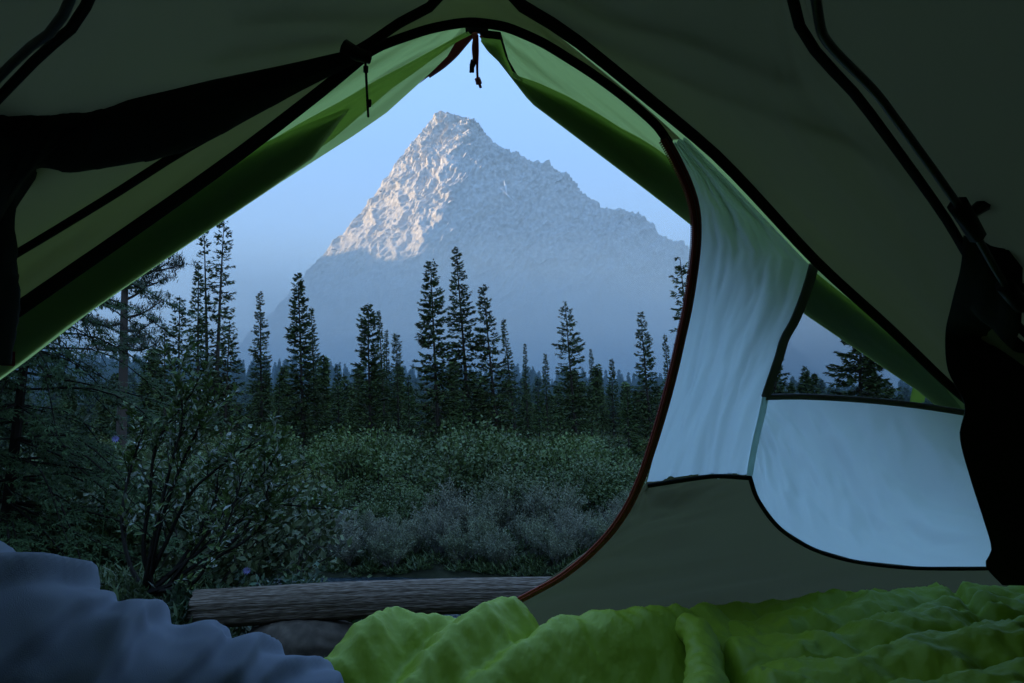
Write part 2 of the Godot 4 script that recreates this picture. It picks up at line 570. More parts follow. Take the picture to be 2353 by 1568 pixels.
func make_mountain() -> void:
	var to3 := func(a): return at(a[0], a[1], a[2])
	var left := curve([[1015, 262, 2600], [996, 277, 2595], [980, 296, 2590], [955, 330, 2580], [930, 365, 2570], [890, 422, 2560], [850, 474, 2550], [800, 537, 2540], [735, 612, 2530], [650, 705, 2500], [500, 860, 2450], [380, 1010, 2400]].map(to3), 300)
	var top_right := [[1064, 277, 2612], [1082, 283, 2615], [1097, 297, 2622], [1110, 316, 2630], [1130, 331, 2634], [1152, 345, 2640], [1163, 348, 2645], [1190, 362, 2660], [1225, 373, 2680], [1252, 380, 2690], [1290, 402, 2720], [1305, 414, 2724], [1330, 440, 2740], [1380, 481, 2760], [1420, 486, 2780], [1455, 494, 2800], [1480, 505, 2805], [1510, 541, 2815], [1560, 562, 2830], [1620, 622, 2850], [1800, 780, 2850], [2000, 1010, 2600]]
	var right := poly(top_right.map(to3), 300)
	var spur := curve([[1064, 277, 2612], [1052, 330, 2560], [1050, 370, 2520], [1036, 400, 2480], [1040, 440, 2420], [1020, 475, 2370], [990, 525, 2300], [940, 640, 2150], [840, 830, 1950], [700, 1010, 1750]].map(to3), 300)
	var m := thing("mountain", "steep rocky peak with a sunlit left face and a hazy shaded right face", "mountain")
	m.set_meta("kind", "structure")
	for i in 300:
		left[i] += Vector3(0.6, 1.0, 0) * (noise.get_noise_1d(i * 40.0) * 9.0 + noise.get_noise_1d(i * 150.0 + 77.0) * 5.0)
		right[i] += Vector3(0.0, 1.0, 0) * (noise.get_noise_1d(i * 55.0 + 5000.0) * 10.0 + noise.get_noise_1d(i * 210.0 + 777.0) * 6.0)
	put("rock_face", grid(rock_faces([left, spur, right], [230, 250], [12.0, 10.0])), M.rock, m)
	var back := PackedVector3Array()
	for i in 60: back.append(Vector3(lerpf(-900, 1100, i / 59.0), 40, -3700))
	var crest := PackedVector3Array()
	for i in 30: crest.append(left[299 - i * 299 / 29])
	for i in 30: crest.append(right[i * 299 / 29])
	put("far_side", grid(stretch(crest, back, 20, 10.0, 6.0, 4.0, 3)), M.rock, m)
	# old snow in the gully of the shaded face
	var snow := func(p: Array, w: Array, d: float):
		var c := curve(p.map(func(a): return at(a[0], a[1], d - (a[1] - 400.0) * 0.62 + (a[0] - 1160.0) * 0.5)), 14)
		var rows := []
		for i in 14:
			var k := w.size() - 1.0
			var t := i / 13.0 * k
			var ww := lerpf(w[int(t)], w[mini(int(t) + 1, w.size() - 1)], t - int(t)) * (0.8 + 0.5 * noise.get_noise_2d(i * 77.0, p[0][0] * 3.0))
			rows.append(PackedVector3Array([c[i] + Vector3(-ww, 0, 0), c[i] + Vector3(0, 0, 2.0), c[i] + Vector3(ww, 0, 0)]))
		put("snow_patch", grid(rows), M.snow, m)
	snow.call([[1158, 415], [1162, 432], [1164, 445]], [0.8, 5.0, 3.0, 1.0], 2470.0)
	snow.call([[1150, 432], [1166, 448], [1178, 460], [1192, 472]], [1.0, 4.0, 2.5, 0.6], 2470.0)
	# the range to the left, outside the picture, that keeps the valley in shade
	var xs := []
	for i in 90:
		var z := lerpf(3600, -3300, i / 89.0)
		var peak := lerpf(520.0, 1100.0, maxf(step(-1380.0, -1580.0, z), step(-520.0, -120.0, z))) + noise.get_noise_1d(z * 0.35) * 60.0 + noise.get_noise_1d(z * 2.0) * 25.0
		xs.append(PackedVector3Array([Vector3(-1500, -20, z), Vector3(-1950 + noise.get_noise_1d(z) * 90.0, peak * 0.38, z), Vector3(-2320 + noise.get_noise_1d(z + 900) * 70.0, peak * 0.72, z), Vector3(-2600, peak, z), Vector3(-3000, peak * 0.6, z), Vector3(-3900, -20, z)]))
	tag(put("ridge", grid(xs), M.rock, self), "long rocky ridge that shades the valley", "ridge", "", "structure")
	# valley mist
	for s in [[Vector3(150, 145, -1480), Vector3(2300, 290, 2100), 0.0009], [Vector3(150, 245, -2010), Vector3(2000, 510, 900), 0.0009], [Vector3(0, 36, -480), Vector3(1600, 84, 740), 0.0013]]:
		var f := FogVolume.new()
		f.name = numbered("mist")
		f.shape = RenderingServer.FOG_VOLUME_SHAPE_BOX
		f.size = s[1]
		f.position = s[0]
		var fm := FogMaterial.new()
		fm.density = s[2]
		fm.albedo = lin(0.58, 0.85, 1.0)
		f.material = fm
		add_child(f)
		tag(f, "blue morning mist lying in the valley under the peak", "mist", "", "stuff")

func tree_at(called: String, label: String, topx: float, topy: float, basex: float, d: float, half_px: float, o := {}) -> Node3D:
	var p := at(basex, 1024.0, d)
	var foot := Vector3(p.x, land(p.x, -d) - 0.05, -d)
	var top := at(topx, topy, d)
	var h := top.y - foot.y
	var rng := RandomNumberGenerator.new()
	rng.seed = int(topx * 7.0 + topy)
	var meshes := spruce(rng, h, half_px / FOCAL * d * 1.05, o)
	var t := plant_it(called, label, "tree", foot, meshes, [M.bark, M.needles], ["trunk", "crown"], o.get("group", "spruces on the flat beyond the creek"))
	var lean := atan2(top.x - foot.x, h)
	t.rotation.z = -lean
	return t

func make_forest() -> void:
	var young := Color(0.07, 0.11, 0.034)
	# [label, top x, top y, base x, distance, half width, options]
	var list := [
		["tall bare-stemmed spruce, right one of the close pair of tallest trunks", 505, 500, 497, 32, 50, {"gap": 0.3, "fill": 0.75, "every": 0.34, "start": 0.1, "size": 0.24, "shape": 0.45, "trunk": 0.15, "brown": 0.15}],
		["tall sparse spruce, left one of the close pair of tallest trunks", 478, 512, 483, 32.5, 40, {"gap": 0.4, "fill": 0.7, "every": 0.36, "start": 0.12, "shape": 0.45, "trunk": 0.13, "brown": 0.15}],
		["slim spruce leaning on the left of the tall close pair", 452, 612, 462, 31, 36, {"gap": 0.2, "fill": 0.9, "shape": 0.6}],
		["broad dark spruce filling the foot of the tall close pair", 520, 735, 520, 30, 62, {"gap": 0.25, "fill": 1.0, "shape": 0.6, "brown": 0.2}],
		["short bushy-topped spruce between the crooked pine and the tall pair", 409, 676, 416, 36, 58, {"gap": 0.2, "shape": 0.6}],
		["stunted dark spruce under the arm of the crooked pine", 382, 745, 384, 34, 40, {"gap": 0.2}],
		["slender pointed spruce standing free right of the tall pair", 595, 668, 606, 48, 46, {"shape": 0.75, "gap": 0.12}],
		["dense cone-shaped spruce with a thick top, broadest on the flat", 688, 624, 702, 40, 56, {"fill": 1.3, "gap": 0.03, "shape": 0.62}],
		["spruce half hidden behind the dense cone-shaped one", 721, 704, 728, 44, 34, {"gap": 0.1}],
		["full spruce with a ragged double tip", 838, 694, 858, 36, 62, {"fill": 1.35, "gap": 0.03, "shape": 0.55}],
		["thin spire spruce behind the double-tipped one", 875, 710, 888, 58, 22, {"gap": 0.1}],
		["short thin spire spruce next to another spire", 886, 757, 893, 60, 20, {}],
		["narrow column-like spruce behind the double-tipped one", 912, 766, 918, 60, 24, {"shape": 0.4}],
		["tall ragged spruce, left one of the three tall ones together", 985, 603, 1014, 34, 70, {"fill": 1.1, "gap": 0.12, "shape": 0.55, "brown": 0.1}],
		["tallest slim spruce, middle one of the three tall ones together", 1053, 566, 1086, 36, 64, {"fill": 1.0, "gap": 0.16, "shape": 0.66, "brown": 0.1}],
		["spruce with a dark knobbly top, right one of the three tall ones", 1110, 650, 1152, 35, 60, {"fill": 1.1, "gap": 0.12, "shape": 0.6, "brown": 0.16}],
		["thin pointed spruce just right of the knobbly-topped one", 1158, 728, 1192, 46, 30, {"gap": 0.1}],
		["small needle-thin spruce before the misty wood", 1203, 788, 1216, 66, 17, {}],
		["open-crowned spruce with long bare side branches", 1294, 692, 1330, 42, 66, {"gap": 0.25, "fill": 0.95, "shape": 0.62, "start": 0.06}],
		["small spruce with a thin tip right of the needle-thin one", 1248, 812, 1262, 60, 24, {}],
		["dim pointed spruce right of the open-crowned one", 1360, 800, 1372, 80, 20, {}],
		["bluish middle-sized spruce between the open-crowned and the curved-tip ones", 1402, 824, 1412, 62, 34, {"fill": 1.2}],
		["slim spruce with a curved tip near the red door zip", 1468, 716, 1502, 40, 52, {"gap": 0.14, "shape": 0.66}],
		["small thin spruce right beside the red door zip", 1530, 766, 1548, 56, 24, {"gap": 0.15}],
		["ragged spruce top cut off by the red door zip", 1568, 588, 1606, 25, 58, {"gap": 0.35, "fill": 0.9, "shape": 0.5, "every": 0.34}],
		["thick spruce seen dimly through the netting window", 1966, 610, 1968, 24, 86, {"fill": 1.2, "shape": 0.45}],
		["small spruce seen at the left end of the netting window", 1778, 760, 1776, 34, 60, {"fill": 1.1}],
		["young spruce in the green shrubs below the double-tipped one", 778, 840, 782, 44, 34, {"tint": young}],
		["young spruce in the shrubs left of the dense cone-shaped one", 640, 870, 642, 42, 34, {"tint": young}],
		["low spruce in front of the three tall ones", 1062, 905, 1066, 30, 50, {"tint": young, "fill": 1.2}],
		["low spruce between the needle-thin spruce and the shrubs", 1236, 900, 1242, 38, 40, {"tint": young, "fill": 1.2}],
		["low spruce in front of the open-crowned one", 1286, 940, 1290, 32, 42, {"tint": young, "fill": 1.2}],
		["low broad spruce in the shrubs near the red door zip", 1440, 905, 1444, 34, 46, {"tint": young, "fill": 1.2}],
		["low spruce right of the double-tipped spruce", 938, 860, 944, 42, 36, {"tint": young, "fill": 1.1}],
	]
	for a in list:
		tree_at("spruce_tree", a[0], a[1], a[2], a[3], a[4], a[5], a[6])
	for a in [[560, 1000, 26], [640, 960, 28], [820, 1030, 22], [900, 1000, 26], [1010, 1050, 20], [1080, 1010, 24], [1150, 1060, 19], [1330, 1040, 22], [1400, 1010, 25], [1200, 1000, 28], [700, 1030, 22], [1470, 1060, 20], [760, 985, 30], [950, 1060, 19], [1270, 1075, 19], [870, 1075, 18], [1100, 1085, 17], [610, 1045, 20], [1360, 960, 30], [1040, 960, 31]]:
		tree_at("young_spruce", "young spruce a few feet tall growing in the thicket of green shrubs", a[0], a[1], a[0] + 3.0, a[2], 40, {"tint": young, "group": "young spruces in the thicket", "shape": 0.7, "size": 0.2})
	# the crooked pine
	var rng := RandomNumberGenerator.new()
	rng.seed = 77
	var p := at(284, 1024, 21)
	var foot := Vector3(p.x, land(p.x, -21), -21)
	var px := func(x, y, dd := 0.0): return at(x, y, 21.0 + dd) - foot
	lay_tube(curve([Vector3.ZERO, px.call(284, 860), px.call(286, 700), px.call(292, 560), px.call(296, 440)], 14), 0.17, 0.06, 8, Color(0.06, 0.05, 0.042))
	var trunk := soup()
	var tips := []
	for b in [[286, 690, 350, 640, 0.4], [290, 640, 400, 595, 0.0], [300, 620, 424, 606, -0.3], [290, 660, 380, 640, 0.3], [288, 730, 372, 690, 0.0], [288, 760, 350, 740, 0.5], [288, 700, 210, 690, 0.2], [288, 740, 200, 740, -0.3], [288, 600, 220, 600, 0.2], [292, 560, 350, 540, 0.1], [292, 520, 240, 520, 0.0], [288, 800, 360, 790, -0.2], [288, 790, 210, 800, 0.4], [294, 480, 340, 470, 0.2], [294, 460, 250, 455, 0.0], [286, 780, 330, 770, -0.6], [290, 585, 385, 560, 0.4]]:
		var a: Vector3 = px.call(b[0], b[1])
		var e: Vector3 = px.call(b[2], b[3], b[4])
		var arm := curve([a, a.lerp(e, 0.5) + Vector3(0, -0.12, 0), e], 8)
		lay_tube(arm, 0.05, 0.012, 4, Color(0.05, 0.042, 0.036))
		for k in range(2, 8):
			for t in 3:
				var q := arm[k] + Vector3(rng.randfn(), rng.randf_range(-0.1, 0.9), rng.randfn()) * 0.2
				lay_tube(PackedVector3Array([arm[k], q]), 0.012, 0.006, 3, Color(0.05, 0.042, 0.036))
				tips.append([q, 0.6 + 0.4 * (k / 8.0)])
	var limbs := soup()
	for t in tips:
		var hue := rng.randf_range(0.6, 1.3)
		var c0 := Color(0.036, 0.052, 0.026) if rng.randf() > 0.18 else Color(0.085, 0.05, 0.028)
		for k in 46:
			var dir: Vector3 = Vector3(rng.randfn(), rng.randfn() + 0.35, rng.randfn()).normalized() * rng.randf_range(0.1, 0.2) * t[1]
			leaf(t[0] + Vector3(rng.randfn(), rng.randfn(), rng.randfn()) * 0.05, dir, dir.cross(Vector3(0.3, 1, 0.2)).normalized() * 0.012, c0 * hue)
	plant_it("pine_tree", "crooked thick-trunked pine with tufted arms and rusty needles reaching right", "tree", foot, [trunk, limbs, soup()], [M.bark, M.bark, M.needles], ["trunk", "limb", "crown"])

	# the misty wood on the slope
	var protos := []
	for k in 5:
		rng.seed = 300 + k
		var h := 12.0
		var far := spruce(rng, h, [1.7, 1.35, 2.0, 1.5, 1.2][k], {"every": 0.6, "size": 0.95, "fill": 0.6, "gap": 0.06, "shape": 0.75, "arms": 1.0})
		protos.append(far)
	var label := "small spruce fading into blue haze on the wooded slope"
	var first := []
	rng.seed = 41
	var count := 0
	var names := ["trunk", "crown"]
	while count < 300:
		var d := rng.randf_range(75, 330) if count > 40 else rng.randf_range(58, 110)
		var x := lerpf(-0.62, 0.42, rng.randf()) * d
		var k := rng.randi_range(0, 4)
		var s := rng.randf_range(0.55, 1.25) * (0.8 if d < 110 else 1.0)
		var where := Vector3(x, land(x, -d) - 0.1, -d)
		var o: Node3D
		if first.size() <= k or first[k] == null:
			while first.size() <= k: first.append(null)
			o = plant_it("distant_spruce", label, "tree", where, protos[k], [M.bark, M.needles], names, "spruces of the misty wood")
			first[k] = o
		else:
			o = copy(first[k], "distant_spruce", where, 0.0, Vector3.ONE, label)
		o.rotation.y = rng.randf() * TAU
		o.scale = Vector3(s * rng.randf_range(0.85, 1.2), s, s)
		count += 1
	# beyond them the trees close up into one wood
	for k in 5:
		var mm := MultiMesh.new()
		mm.transform_format = MultiMesh.TRANSFORM_3D
		mm.mesh = protos[k][1]
		mm.instance_count = 900
		for i in 900:
			var d := 70.0 + 560.0 * pow(rng.randf(), 0.65)
			var x := rng.randf_range(-0.9, 0.8) * d
			var s := rng.randf_range(0.55, 1.25) * (0.75 if d < 120.0 else 1.0)
			mm.set_instance_transform(i, Transform3D(Basis(Vector3.UP, rng.randf() * TAU).scaled(Vector3(s, s * rng.randf_range(0.9, 1.1), s)), Vector3(x, land(x, -d) - 0.1, -d)))
		var f := MultiMeshInstance3D.new()
		f.name = numbered("distant_wood")
		f.multimesh = mm
		f.material_override = M.needles
		add_child(f)
		tag(f, "closed spruce wood covering the hazy slope", "wood", "", "stuff")
	# green shrubs of the flat
	var kinds := []
	for k in 4:
		rng.seed = 500 + k
		kinds.append(shrub(rng, {"h": 1.5, "w": 1.2, "stems": 16, "leaves": 84, "size": 0.062, "tint": [Color(0.085, 0.13, 0.036), Color(0.085, 0.125, 0.042), Color(0.115, 0.14, 0.036), Color(0.08, 0.105, 0.042)][k], "loose": 0.07, "slim": 0.3}))
	var spots := []
	rng.seed = 9
	for i in 190:
		var d := 14.5 + 34.0 * pow(rng.randf(), 0.8)
		spots.append(Vector3(rng.randf_range(-0.62, 0.42) * d, 0, -d))
	for q in [[-4.2, 7.0], [-5.3, 8.0], [-3.6, 5.8], [-6.6, 9.5], [-4.8, 9.8], [-3.0, 6.6], [-7.6, 11.0], [-5.9, 6.6]]:
		spots.append(Vector3(q[0], 0, -q[1]))
	var shade := ["leafy green shrub of the thicket under the spruces", "small-leaved dark shrub of the thicket under the spruces", "yellowish green shrub of the thicket under the spruces", "dull green shrub of the thicket under the spruces"]
	var proto := []
	for i in spots.size():
		var k := i % 4
		var w: Vector3 = spots[i]
		w.y = land(w.x, w.z) - 0.1
		var s := rng.randf_range(0.45, 1.1) if rng.randf() < 0.75 else rng.randf_range(1.1, 1.75)
		var o: Node3D
		if proto.size() <= k:
			o = plant_it("green_shrub", shade[k], "shrub", w, kinds[k], [M.bark, M.leaves], ["stem", "foliage"], "thicket shrubs")
			proto.append(o)
		else:
			o = copy(proto[k], "green_shrub", w, 0, Vector3.ONE, shade[k])
		o.rotation.y = rng.randf() * TAU
		o.scale = Vector3(s * 1.1, s, s * 1.1)
	# grey willows along the far bank: [x, top y, distance, width factor]
	var willow := []
	for k in 3:
		rng.seed = 640 + k
		willow.append(shrub(rng, {"h": 1.5, "w": 0.85, "stems": 20, "leaves": 64, "size": 0.062, "tint": [Color(0.17, 0.19, 0.115), Color(0.19, 0.2, 0.135), Color(0.15, 0.175, 0.095)][k], "wood": Color(0.2, 0.19, 0.18), "loose": 0.04, "slim": 0.2}))
	proto = []
	var told := ["tall grey-leaved willow on the far creek bank", "rounded silvery willow on the far creek bank", "low grey-green willow on the far creek bank"]
	for a in [[830, 1165, 13.0], [770, 1235, 12.6], [900, 1215, 12.8], [985, 1190, 13.2], [1030, 1125, 13.6], [1085, 1160, 13.4], [1150, 1120, 14.0], [1200, 1200, 12.9], [1260, 1105, 13.8], [1300, 1180, 13.0], [1350, 1215, 13.2], [1110, 1230, 12.5], [1010, 1245, 12.3], [1410, 1180, 14.2], [710, 1240, 13.5], [1180, 1105, 15.2], [950, 1260, 12.2], [1240, 1255, 12.2], [1320, 1260, 12.3], [860, 1265, 12.2], [1460, 1120, 15.0], [650, 1215, 15.0], [800, 1285, 11.9], [900, 1290, 11.8], [1060, 1285, 11.9], [1150, 1290, 11.8], [1280, 1285, 11.9], [1380, 1240, 12.4], [740, 1275, 12.2], [1000, 1200, 13.2], [1220, 1150, 14.2]]:
		var k := proto.size() if proto.size() < 3 else rng.randi_range(0, 2)
		var top := at(a[0], a[1], a[2])
		var w := Vector3(top.x, land(top.x, -a[2]) - 0.05, -a[2])
		var s: float = (top.y - w.y) / 1.45
		var o: Node3D
		if proto.size() < 3:
			o = plant_it("willow_shrub", told[k], "shrub", w, willow[k], [M.bark, M.leaves], ["stem", "foliage"], "grey willows on the far bank")
			proto.append(o)
		else:
			o = copy(proto[k], "willow_shrub", w, 0, Vector3.ONE, told[k])
		o.rotation.y = rng.randf() * TAU
		o.scale = Vector3.ONE * maxf(s, 0.45)
	# low growth on both banks and on the flat
	rng.seed = 12
	for k in 26:
		var b := Vector3(rng.randf_range(-0.1, 0.1), 0, rng.randf_range(-0.1, 0.1))
		for j in 4:
			var dir := Vector3(rng.randf_range(-0.6, 0.6), 1.0, rng.randf_range(-0.6, 0.6)) * rng.randf_range(0.03, 0.10)
			leaf(b + dir * rng.randf(), dir * 0.7 + Vector3(rng.randfn(), 0, rng.randfn()) * 0.04, dir.cross(Vector3(rng.randfn(), 0, rng.randfn())).normalized() * 0.009, Color(0.06, 0.09, 0.03) * rng.randf_range(0.6, 1.5))
	var tuft := soup()
	var mm := MultiMesh.new()
	mm.transform_format = MultiMesh.TRANSFORM_3D
	mm.mesh = tuft
	mm.instance_count = 5200
	for i in 5200:
		var d := 0.0
		var x := 0.0
		if i < 1700:
			d = rng.randf_range(2.6, 5.6)
			x = rng.randf_range(-1.3, 0.9) * d
		else:
			d = 11.6 + 36.0 * pow(rng.randf(), 1.6)
			x = rng.randf_range(-0.5, 0.5) * d
		var s := rng.randf_range(0.5, 1.2) * (0.7 if i < 1700 else 1.0 + d * 0.03)
		mm.set_instance_transform(i, Transform3D(Basis(Vector3.UP, rng.randf() * TAU).scaled(Vector3(s, s * rng.randf_range(0.7, 1.3), s)), Vector3(x, land(x, -d) - 0.02, -d)))
	var g := MultiMeshInstance3D.new()
	g.name = "ground_cover"
	g.multimesh = mm
	g.material_override = M.leaves
	add_child(g)
	tag(g, "low green herbs and grass covering the banks", "grass", "", "stuff")
func make_tent() -> void:
	var t := thing("tent", "dim grey-green dome tent seen from inside, its front door unzipped", "tent")
	var hub := W(1095, -120)
	var hub2 := Vector3(0.05, 1.24, -0.12)
	var corner_l := Vector3(-1.5, 0, -1.9)
	var corner_r := Vector3(1.55, 0, -1.85)
	var p1l_px := [[1095, -120], [1000, 2], [900, 58], [850, 95], [640, 218], [440, 330], [280, 432], [140, 518], [0, 602], [-200, 722], [-450, 880]]
	var p1r_px := [[1095, -120], [1190, 0], [1295, 66], [1480, 214], [1650, 358], [1870, 592], [2030, 738], [2170, 872], [2260, 948], [2400, 1070]]
	var p1l := wall_curve(p1l_px) + [corner_l]
	var p1r := wall_curve(p1r_px) + [corner_r]
	var p2l := [hub2, at(165, -5, 0.60), at(63, 105, 0.66), at(-150, 340, 0.76), at(-480, 720, 0.9), Vector3(-1.5, 0, -0.95)]
	var p2r := [hub2, at(1845, -10, 0.60), at(2005, 215, 0.70), at(2180, 465, 0.80), at(2352, 735, 0.92), Vector3(1.2, 0.35, -1.0), Vector3(1.42, 0, -0.95)]
	var bl := [hub2, Vector3(-0.45, 1.05, 0.3), Vector3(-0.95, 0.6, 0.55), Vector3(-1.3, 0, 0.7)]
	var br := [hub2, Vector3(0.5, 1.05, 0.3), Vector3(0.95, 0.6, 0.55), Vector3(1.25, 0, 0.7)]
	# roof and wall panels
	var c1l := curve(p1l, 60)
	var c1r := curve(p1r, 60)
	var c2l := curve(p2l, 60)
	var c2r := curve(p2r, 60)
	var cbl := curve(bl, 60)
	var cbr := curve(br, 60)
	roof = {"l1": c1l, "r1": c1r, "l2": c2l, "r2": c2r, "bl": cbl, "br": cbr}
	var sheet_l := stretch(c1l, c2l, 40, 0.012, 1.2, 0.8, 1, 0.03, 0.3)
	var sheet_r := stretch(c1r, c2r, 40, 0.012, 0.9, 1.3, 2, 0.0, 0.5)
	for q in [[sheet_r, 0.011, [[1215, -10], [1330, 62], [1440, 108], [1640, 190], [1850, 270], [2010, 340], [2130, 410]]], [sheet_r, 0.016, [[1300, -30], [1420, 25], [1560, 62], [1700, 112], [1840, 175]]], [sheet_r, 0.006, [[1390, 150], [1520, 235], [1640, 330], [1760, 440]]], [sheet_l, 0.010, [[480, 118], [620, 98], [740, 84], [850, 84]]], [sheet_l, 0.012, [[560, 30], [700, 18], [860, 22], [960, 18]]]]:
		var line := []
		for p in q[2]: line.append(on_sheet(q[0], p[0], p[1], 0.024))
		put("roof_seam", band(curve(line, 30), q[1], 0.001, (EYE - line[2]).normalized()), M.black_cloth, t)
	put("roof_panel", grid(sheet_l), M.canopy, t).set_meta("label", "lighter roof panel beside the rolled door")
	put("roof_panel", grid(sheet_r), M.canopy, t).set_meta("label", "dark roof panel with slanting creases over the netting window")
	put("roof_panel", grid(stretch(c2l, cbl, 24, 0.008, 2.0, 1.0, 3)), M.canopy, t)
	put("roof_panel", grid(stretch(c2r, cbr, 24, 0.008, 2.0, 1.0, 4)), M.canopy, t)
	put("back_wall", grid(stretch(cbl, cbr, 30, 0.008, 2.0, 2.0, 5, -0.05)), M.canopy, t)
	# roof between the two hubs
	# the floor with raised dark sides
	var rim := [Vector3(-1.5, 0, -1.9), Vector3(1.55, 0, -1.85), Vector3(1.42, 0, -0.95), Vector3(1.25, 0, 0.7), Vector3(-1.3, 0, 0.7), Vector3(-1.5, 0, -0.95)]
	var rows := []
	for i in 25:
		var row := PackedVector3Array()
		for j in 25:
			var z := lerpf(-1.88, 0.7, j / 24.0)
			var w := lerpf(1.5, 1.25, smoothstep(-0.95, 0.7, z))
			row.append(Vector3(lerpf(-w, w, i / 24.0), 0.012 + 0.006 * noise.get_noise_2d(i * 60.0, j * 60.0), z))
		rows.append(row)
	put("floor", grid(rows), M.floor, t)
	for s in [[c2r, 0], [c2l, 1]]:
		var low := PackedVector3Array()
		var up := PackedVector3Array()
		var foot := [Vector3(1.52, 0, -1.85), Vector3(1.40, 0, -0.95), Vector3(1.23, 0, 0.68)] if s[1] == 0 else [Vector3(-1.48, 0, -1.88), Vector3(-1.47, 0, -0.95), Vector3(-1.28, 0, 0.68)]
		low = poly(foot, 30)
		for i in 30: up.append(low[i] + Vector3(-0.12 if s[1] == 0 else 0.12, 0.2, 0))
		put("floor_wall", grid(stretch(low, up, 8, 0.01, 3.0, 1.0, 7 + s[1])), M.black_cloth, t)
	# gable above the door, and the strip beside its left edge
	var arch_px := [[842, 122], [876, 103], [926, 84], [988, 64], [1048, 52], [1090, 49], [1150, 57], [1180, 66], [1245, 95], [1300, 128], [1365, 170], [1440, 226], [1505, 284], [1535, 325]]
	var gable_px := [[842, 99], [850, 95], [900, 58], [1000, 2], [1060, -70], [1095, -120], [1125, -60], [1180, 10], [1228, 44], [1280, 80], [1362, 146], [1462, 228], [1530, 288], [1562, 318]]
	put("gable", grid(stretch(poly(wall_curve(arch_px), 53), poly(wall_curve(gable_px), 53), 10, 0.004, 2.0, 1.0, 9)), M.canopy, t)
	var jamb_px := [[842, 122], [765, 186], [707, 232], [640, 284], [560, 345], [440, 432], [300, 530], [150, 634], [0, 738], [-200, 880], [-420, 1040]]
	var jamb2_px := [[842, 99], [765, 146], [707, 178], [640, 218], [560, 262], [440, 330], [300, 420], [150, 512], [0, 602], [-200, 722], [-450, 880]]
	put("door_strip", grid(stretch(poly(wall_curve(jamb_px), 41), poly(wall_curve(jamb2_px), 41), 8, 0.006, 2.0, 1.0, 10)), M.canopy, t)
	# door edges: dark tape round the arch and down the left side, red zip down the right side
	put("door_tape", band(curve(wall_curve(arch_px, 0.006), 60), 0.0115, 0.004, WALL_N), M.binding, t)
	put("door_tape", band(curve(wall_curve(jamb_px, 0.006), 50), [0.014, 0.03], 0.004, WALL_N), M.binding, t)
	var zip_px := [[1524, 312], [1545, 350], [1572, 405], [1590, 455], [1598, 505], [1597, 560], [1590, 625], [1578, 700], [1562, 775], [1545, 850], [1524, 930], [1500, 1010], [1472, 1092], [1440, 1160], [1400, 1218], [1350, 1270], [1290, 1318], [1225, 1355], [1150, 1394], [1060, 1440], [950, 1520], [880, 1620]]
	var zp := curve(wall_curve(zip_px, 0.006), 120)
	var z := put("zipper", band(zp, [0.013, 0.024], 0.004, WALL_N), M.zipper, t)
	put("zipper_cord", band(off_line(zp, 0.0045, 0.003), 0.0032, 0.0035, WALL_N), M.zipper, z)
	for k in [0.0008, 0.0045]:
		put("stitching", band(off_line(zp, -k, 0.0028), 0.0008, 0.0008, WALL_N), M.grey_binding, z)
	teeth(off_line(curve(wall_curve(zip_px, 0.006), 520), 0.0078, 0.0), z)
	# white panel, netting window, lower panels
	var seam_px := [[1868, 603], [1856, 645], [1840, 692], [1822, 735], [1800, 775], [1788, 815], [1772, 862], [1757, 906]]
	var seam2_px := [[1757, 906], [1748, 950], [1736, 1000], [1726, 1050], [1720, 1088]]
	var left_px := [[1540, 330], [1580, 395], [1603, 470], [1606, 560], [1594, 660], [1572, 780], [1545, 895], [1512, 1005], [1486, 1106]]
	var right_px := [[1574, 316], [1686, 428], [1785, 532], [1858, 608], [1840, 692], [1800, 775], [1772, 862], [1748, 950], [1720, 1088]]
	put("white_panel", grid(stretch(poly(wall_curve(left_px), 81), poly(wall_curve(right_px), 81), 46, 0.013, 1.6, 3.4, 12, -0.01, 0.25)), M.white, t)
	var net_top := [[1868, 603], [1945, 672], [2030, 748], [2110, 820], [2170, 880], [2250, 945]]
	var net_low := [[1757, 906], [1835, 905], [1930, 909], [2030, 917], [2130, 929], [2250, 948]]
	put("netting_window", grid(stretch(poly(wall_curve(net_top), 31), poly(wall_curve(net_low), 31), 12, 0.002, 1.5, 1.5, 13)), M.netting, t)
	var b_top := [[1757, 908], [1835, 907], [1930, 911], [2030, 919], [2130, 931], [2250, 950], [2420, 980]]
	var b_low := [[1720, 1090], [1738, 1142], [1790, 1210], [1868, 1258], [1965, 1286], [2110, 1301], [2420, 1300]]
	put("white_panel", grid(stretch(poly(wall_curve(b_top), 91), poly(wall_curve(b_low), 91), 60, 0.017, 3.6, 1.5, 14, -0.02, -0.55)), M.white, t).set_meta("label", "creased white panel under the netting window")
	var c_top := [[1486, 1108], [1560, 1096], [1640, 1086], [1720, 1090], [1738, 1142], [1790, 1210], [1868, 1258], [1965, 1286], [2110, 1301], [2420, 1300]]
	var c_low := [[1486, 1108], [1440, 1168], [1360, 1262], [1220, 1358], [1060, 1440], [950, 1520], [900, 1612], [1300, 1616], [1800, 1616], [2420, 1616]]
	put("olive_panel", grid(stretch(poly(wall_curve(c_top, -0.002), 91), poly(wall_curve(c_low, -0.002), 91), 40, 0.022, 2.6, 0.9, 15, 0.0, 0.35)), M.olive, t)
	# black corner of the side wall, nearer than the white panel
	var cpx := [[2212, 540], [2205, 620], [2185, 700], [2170, 770], [2176, 850], [2215, 930], [2203, 1000], [2228, 1100], [2260, 1200], [2276, 1262], [2262, 1296], [2300, 1340]]
	var edge_c := []
	var edge_o := []
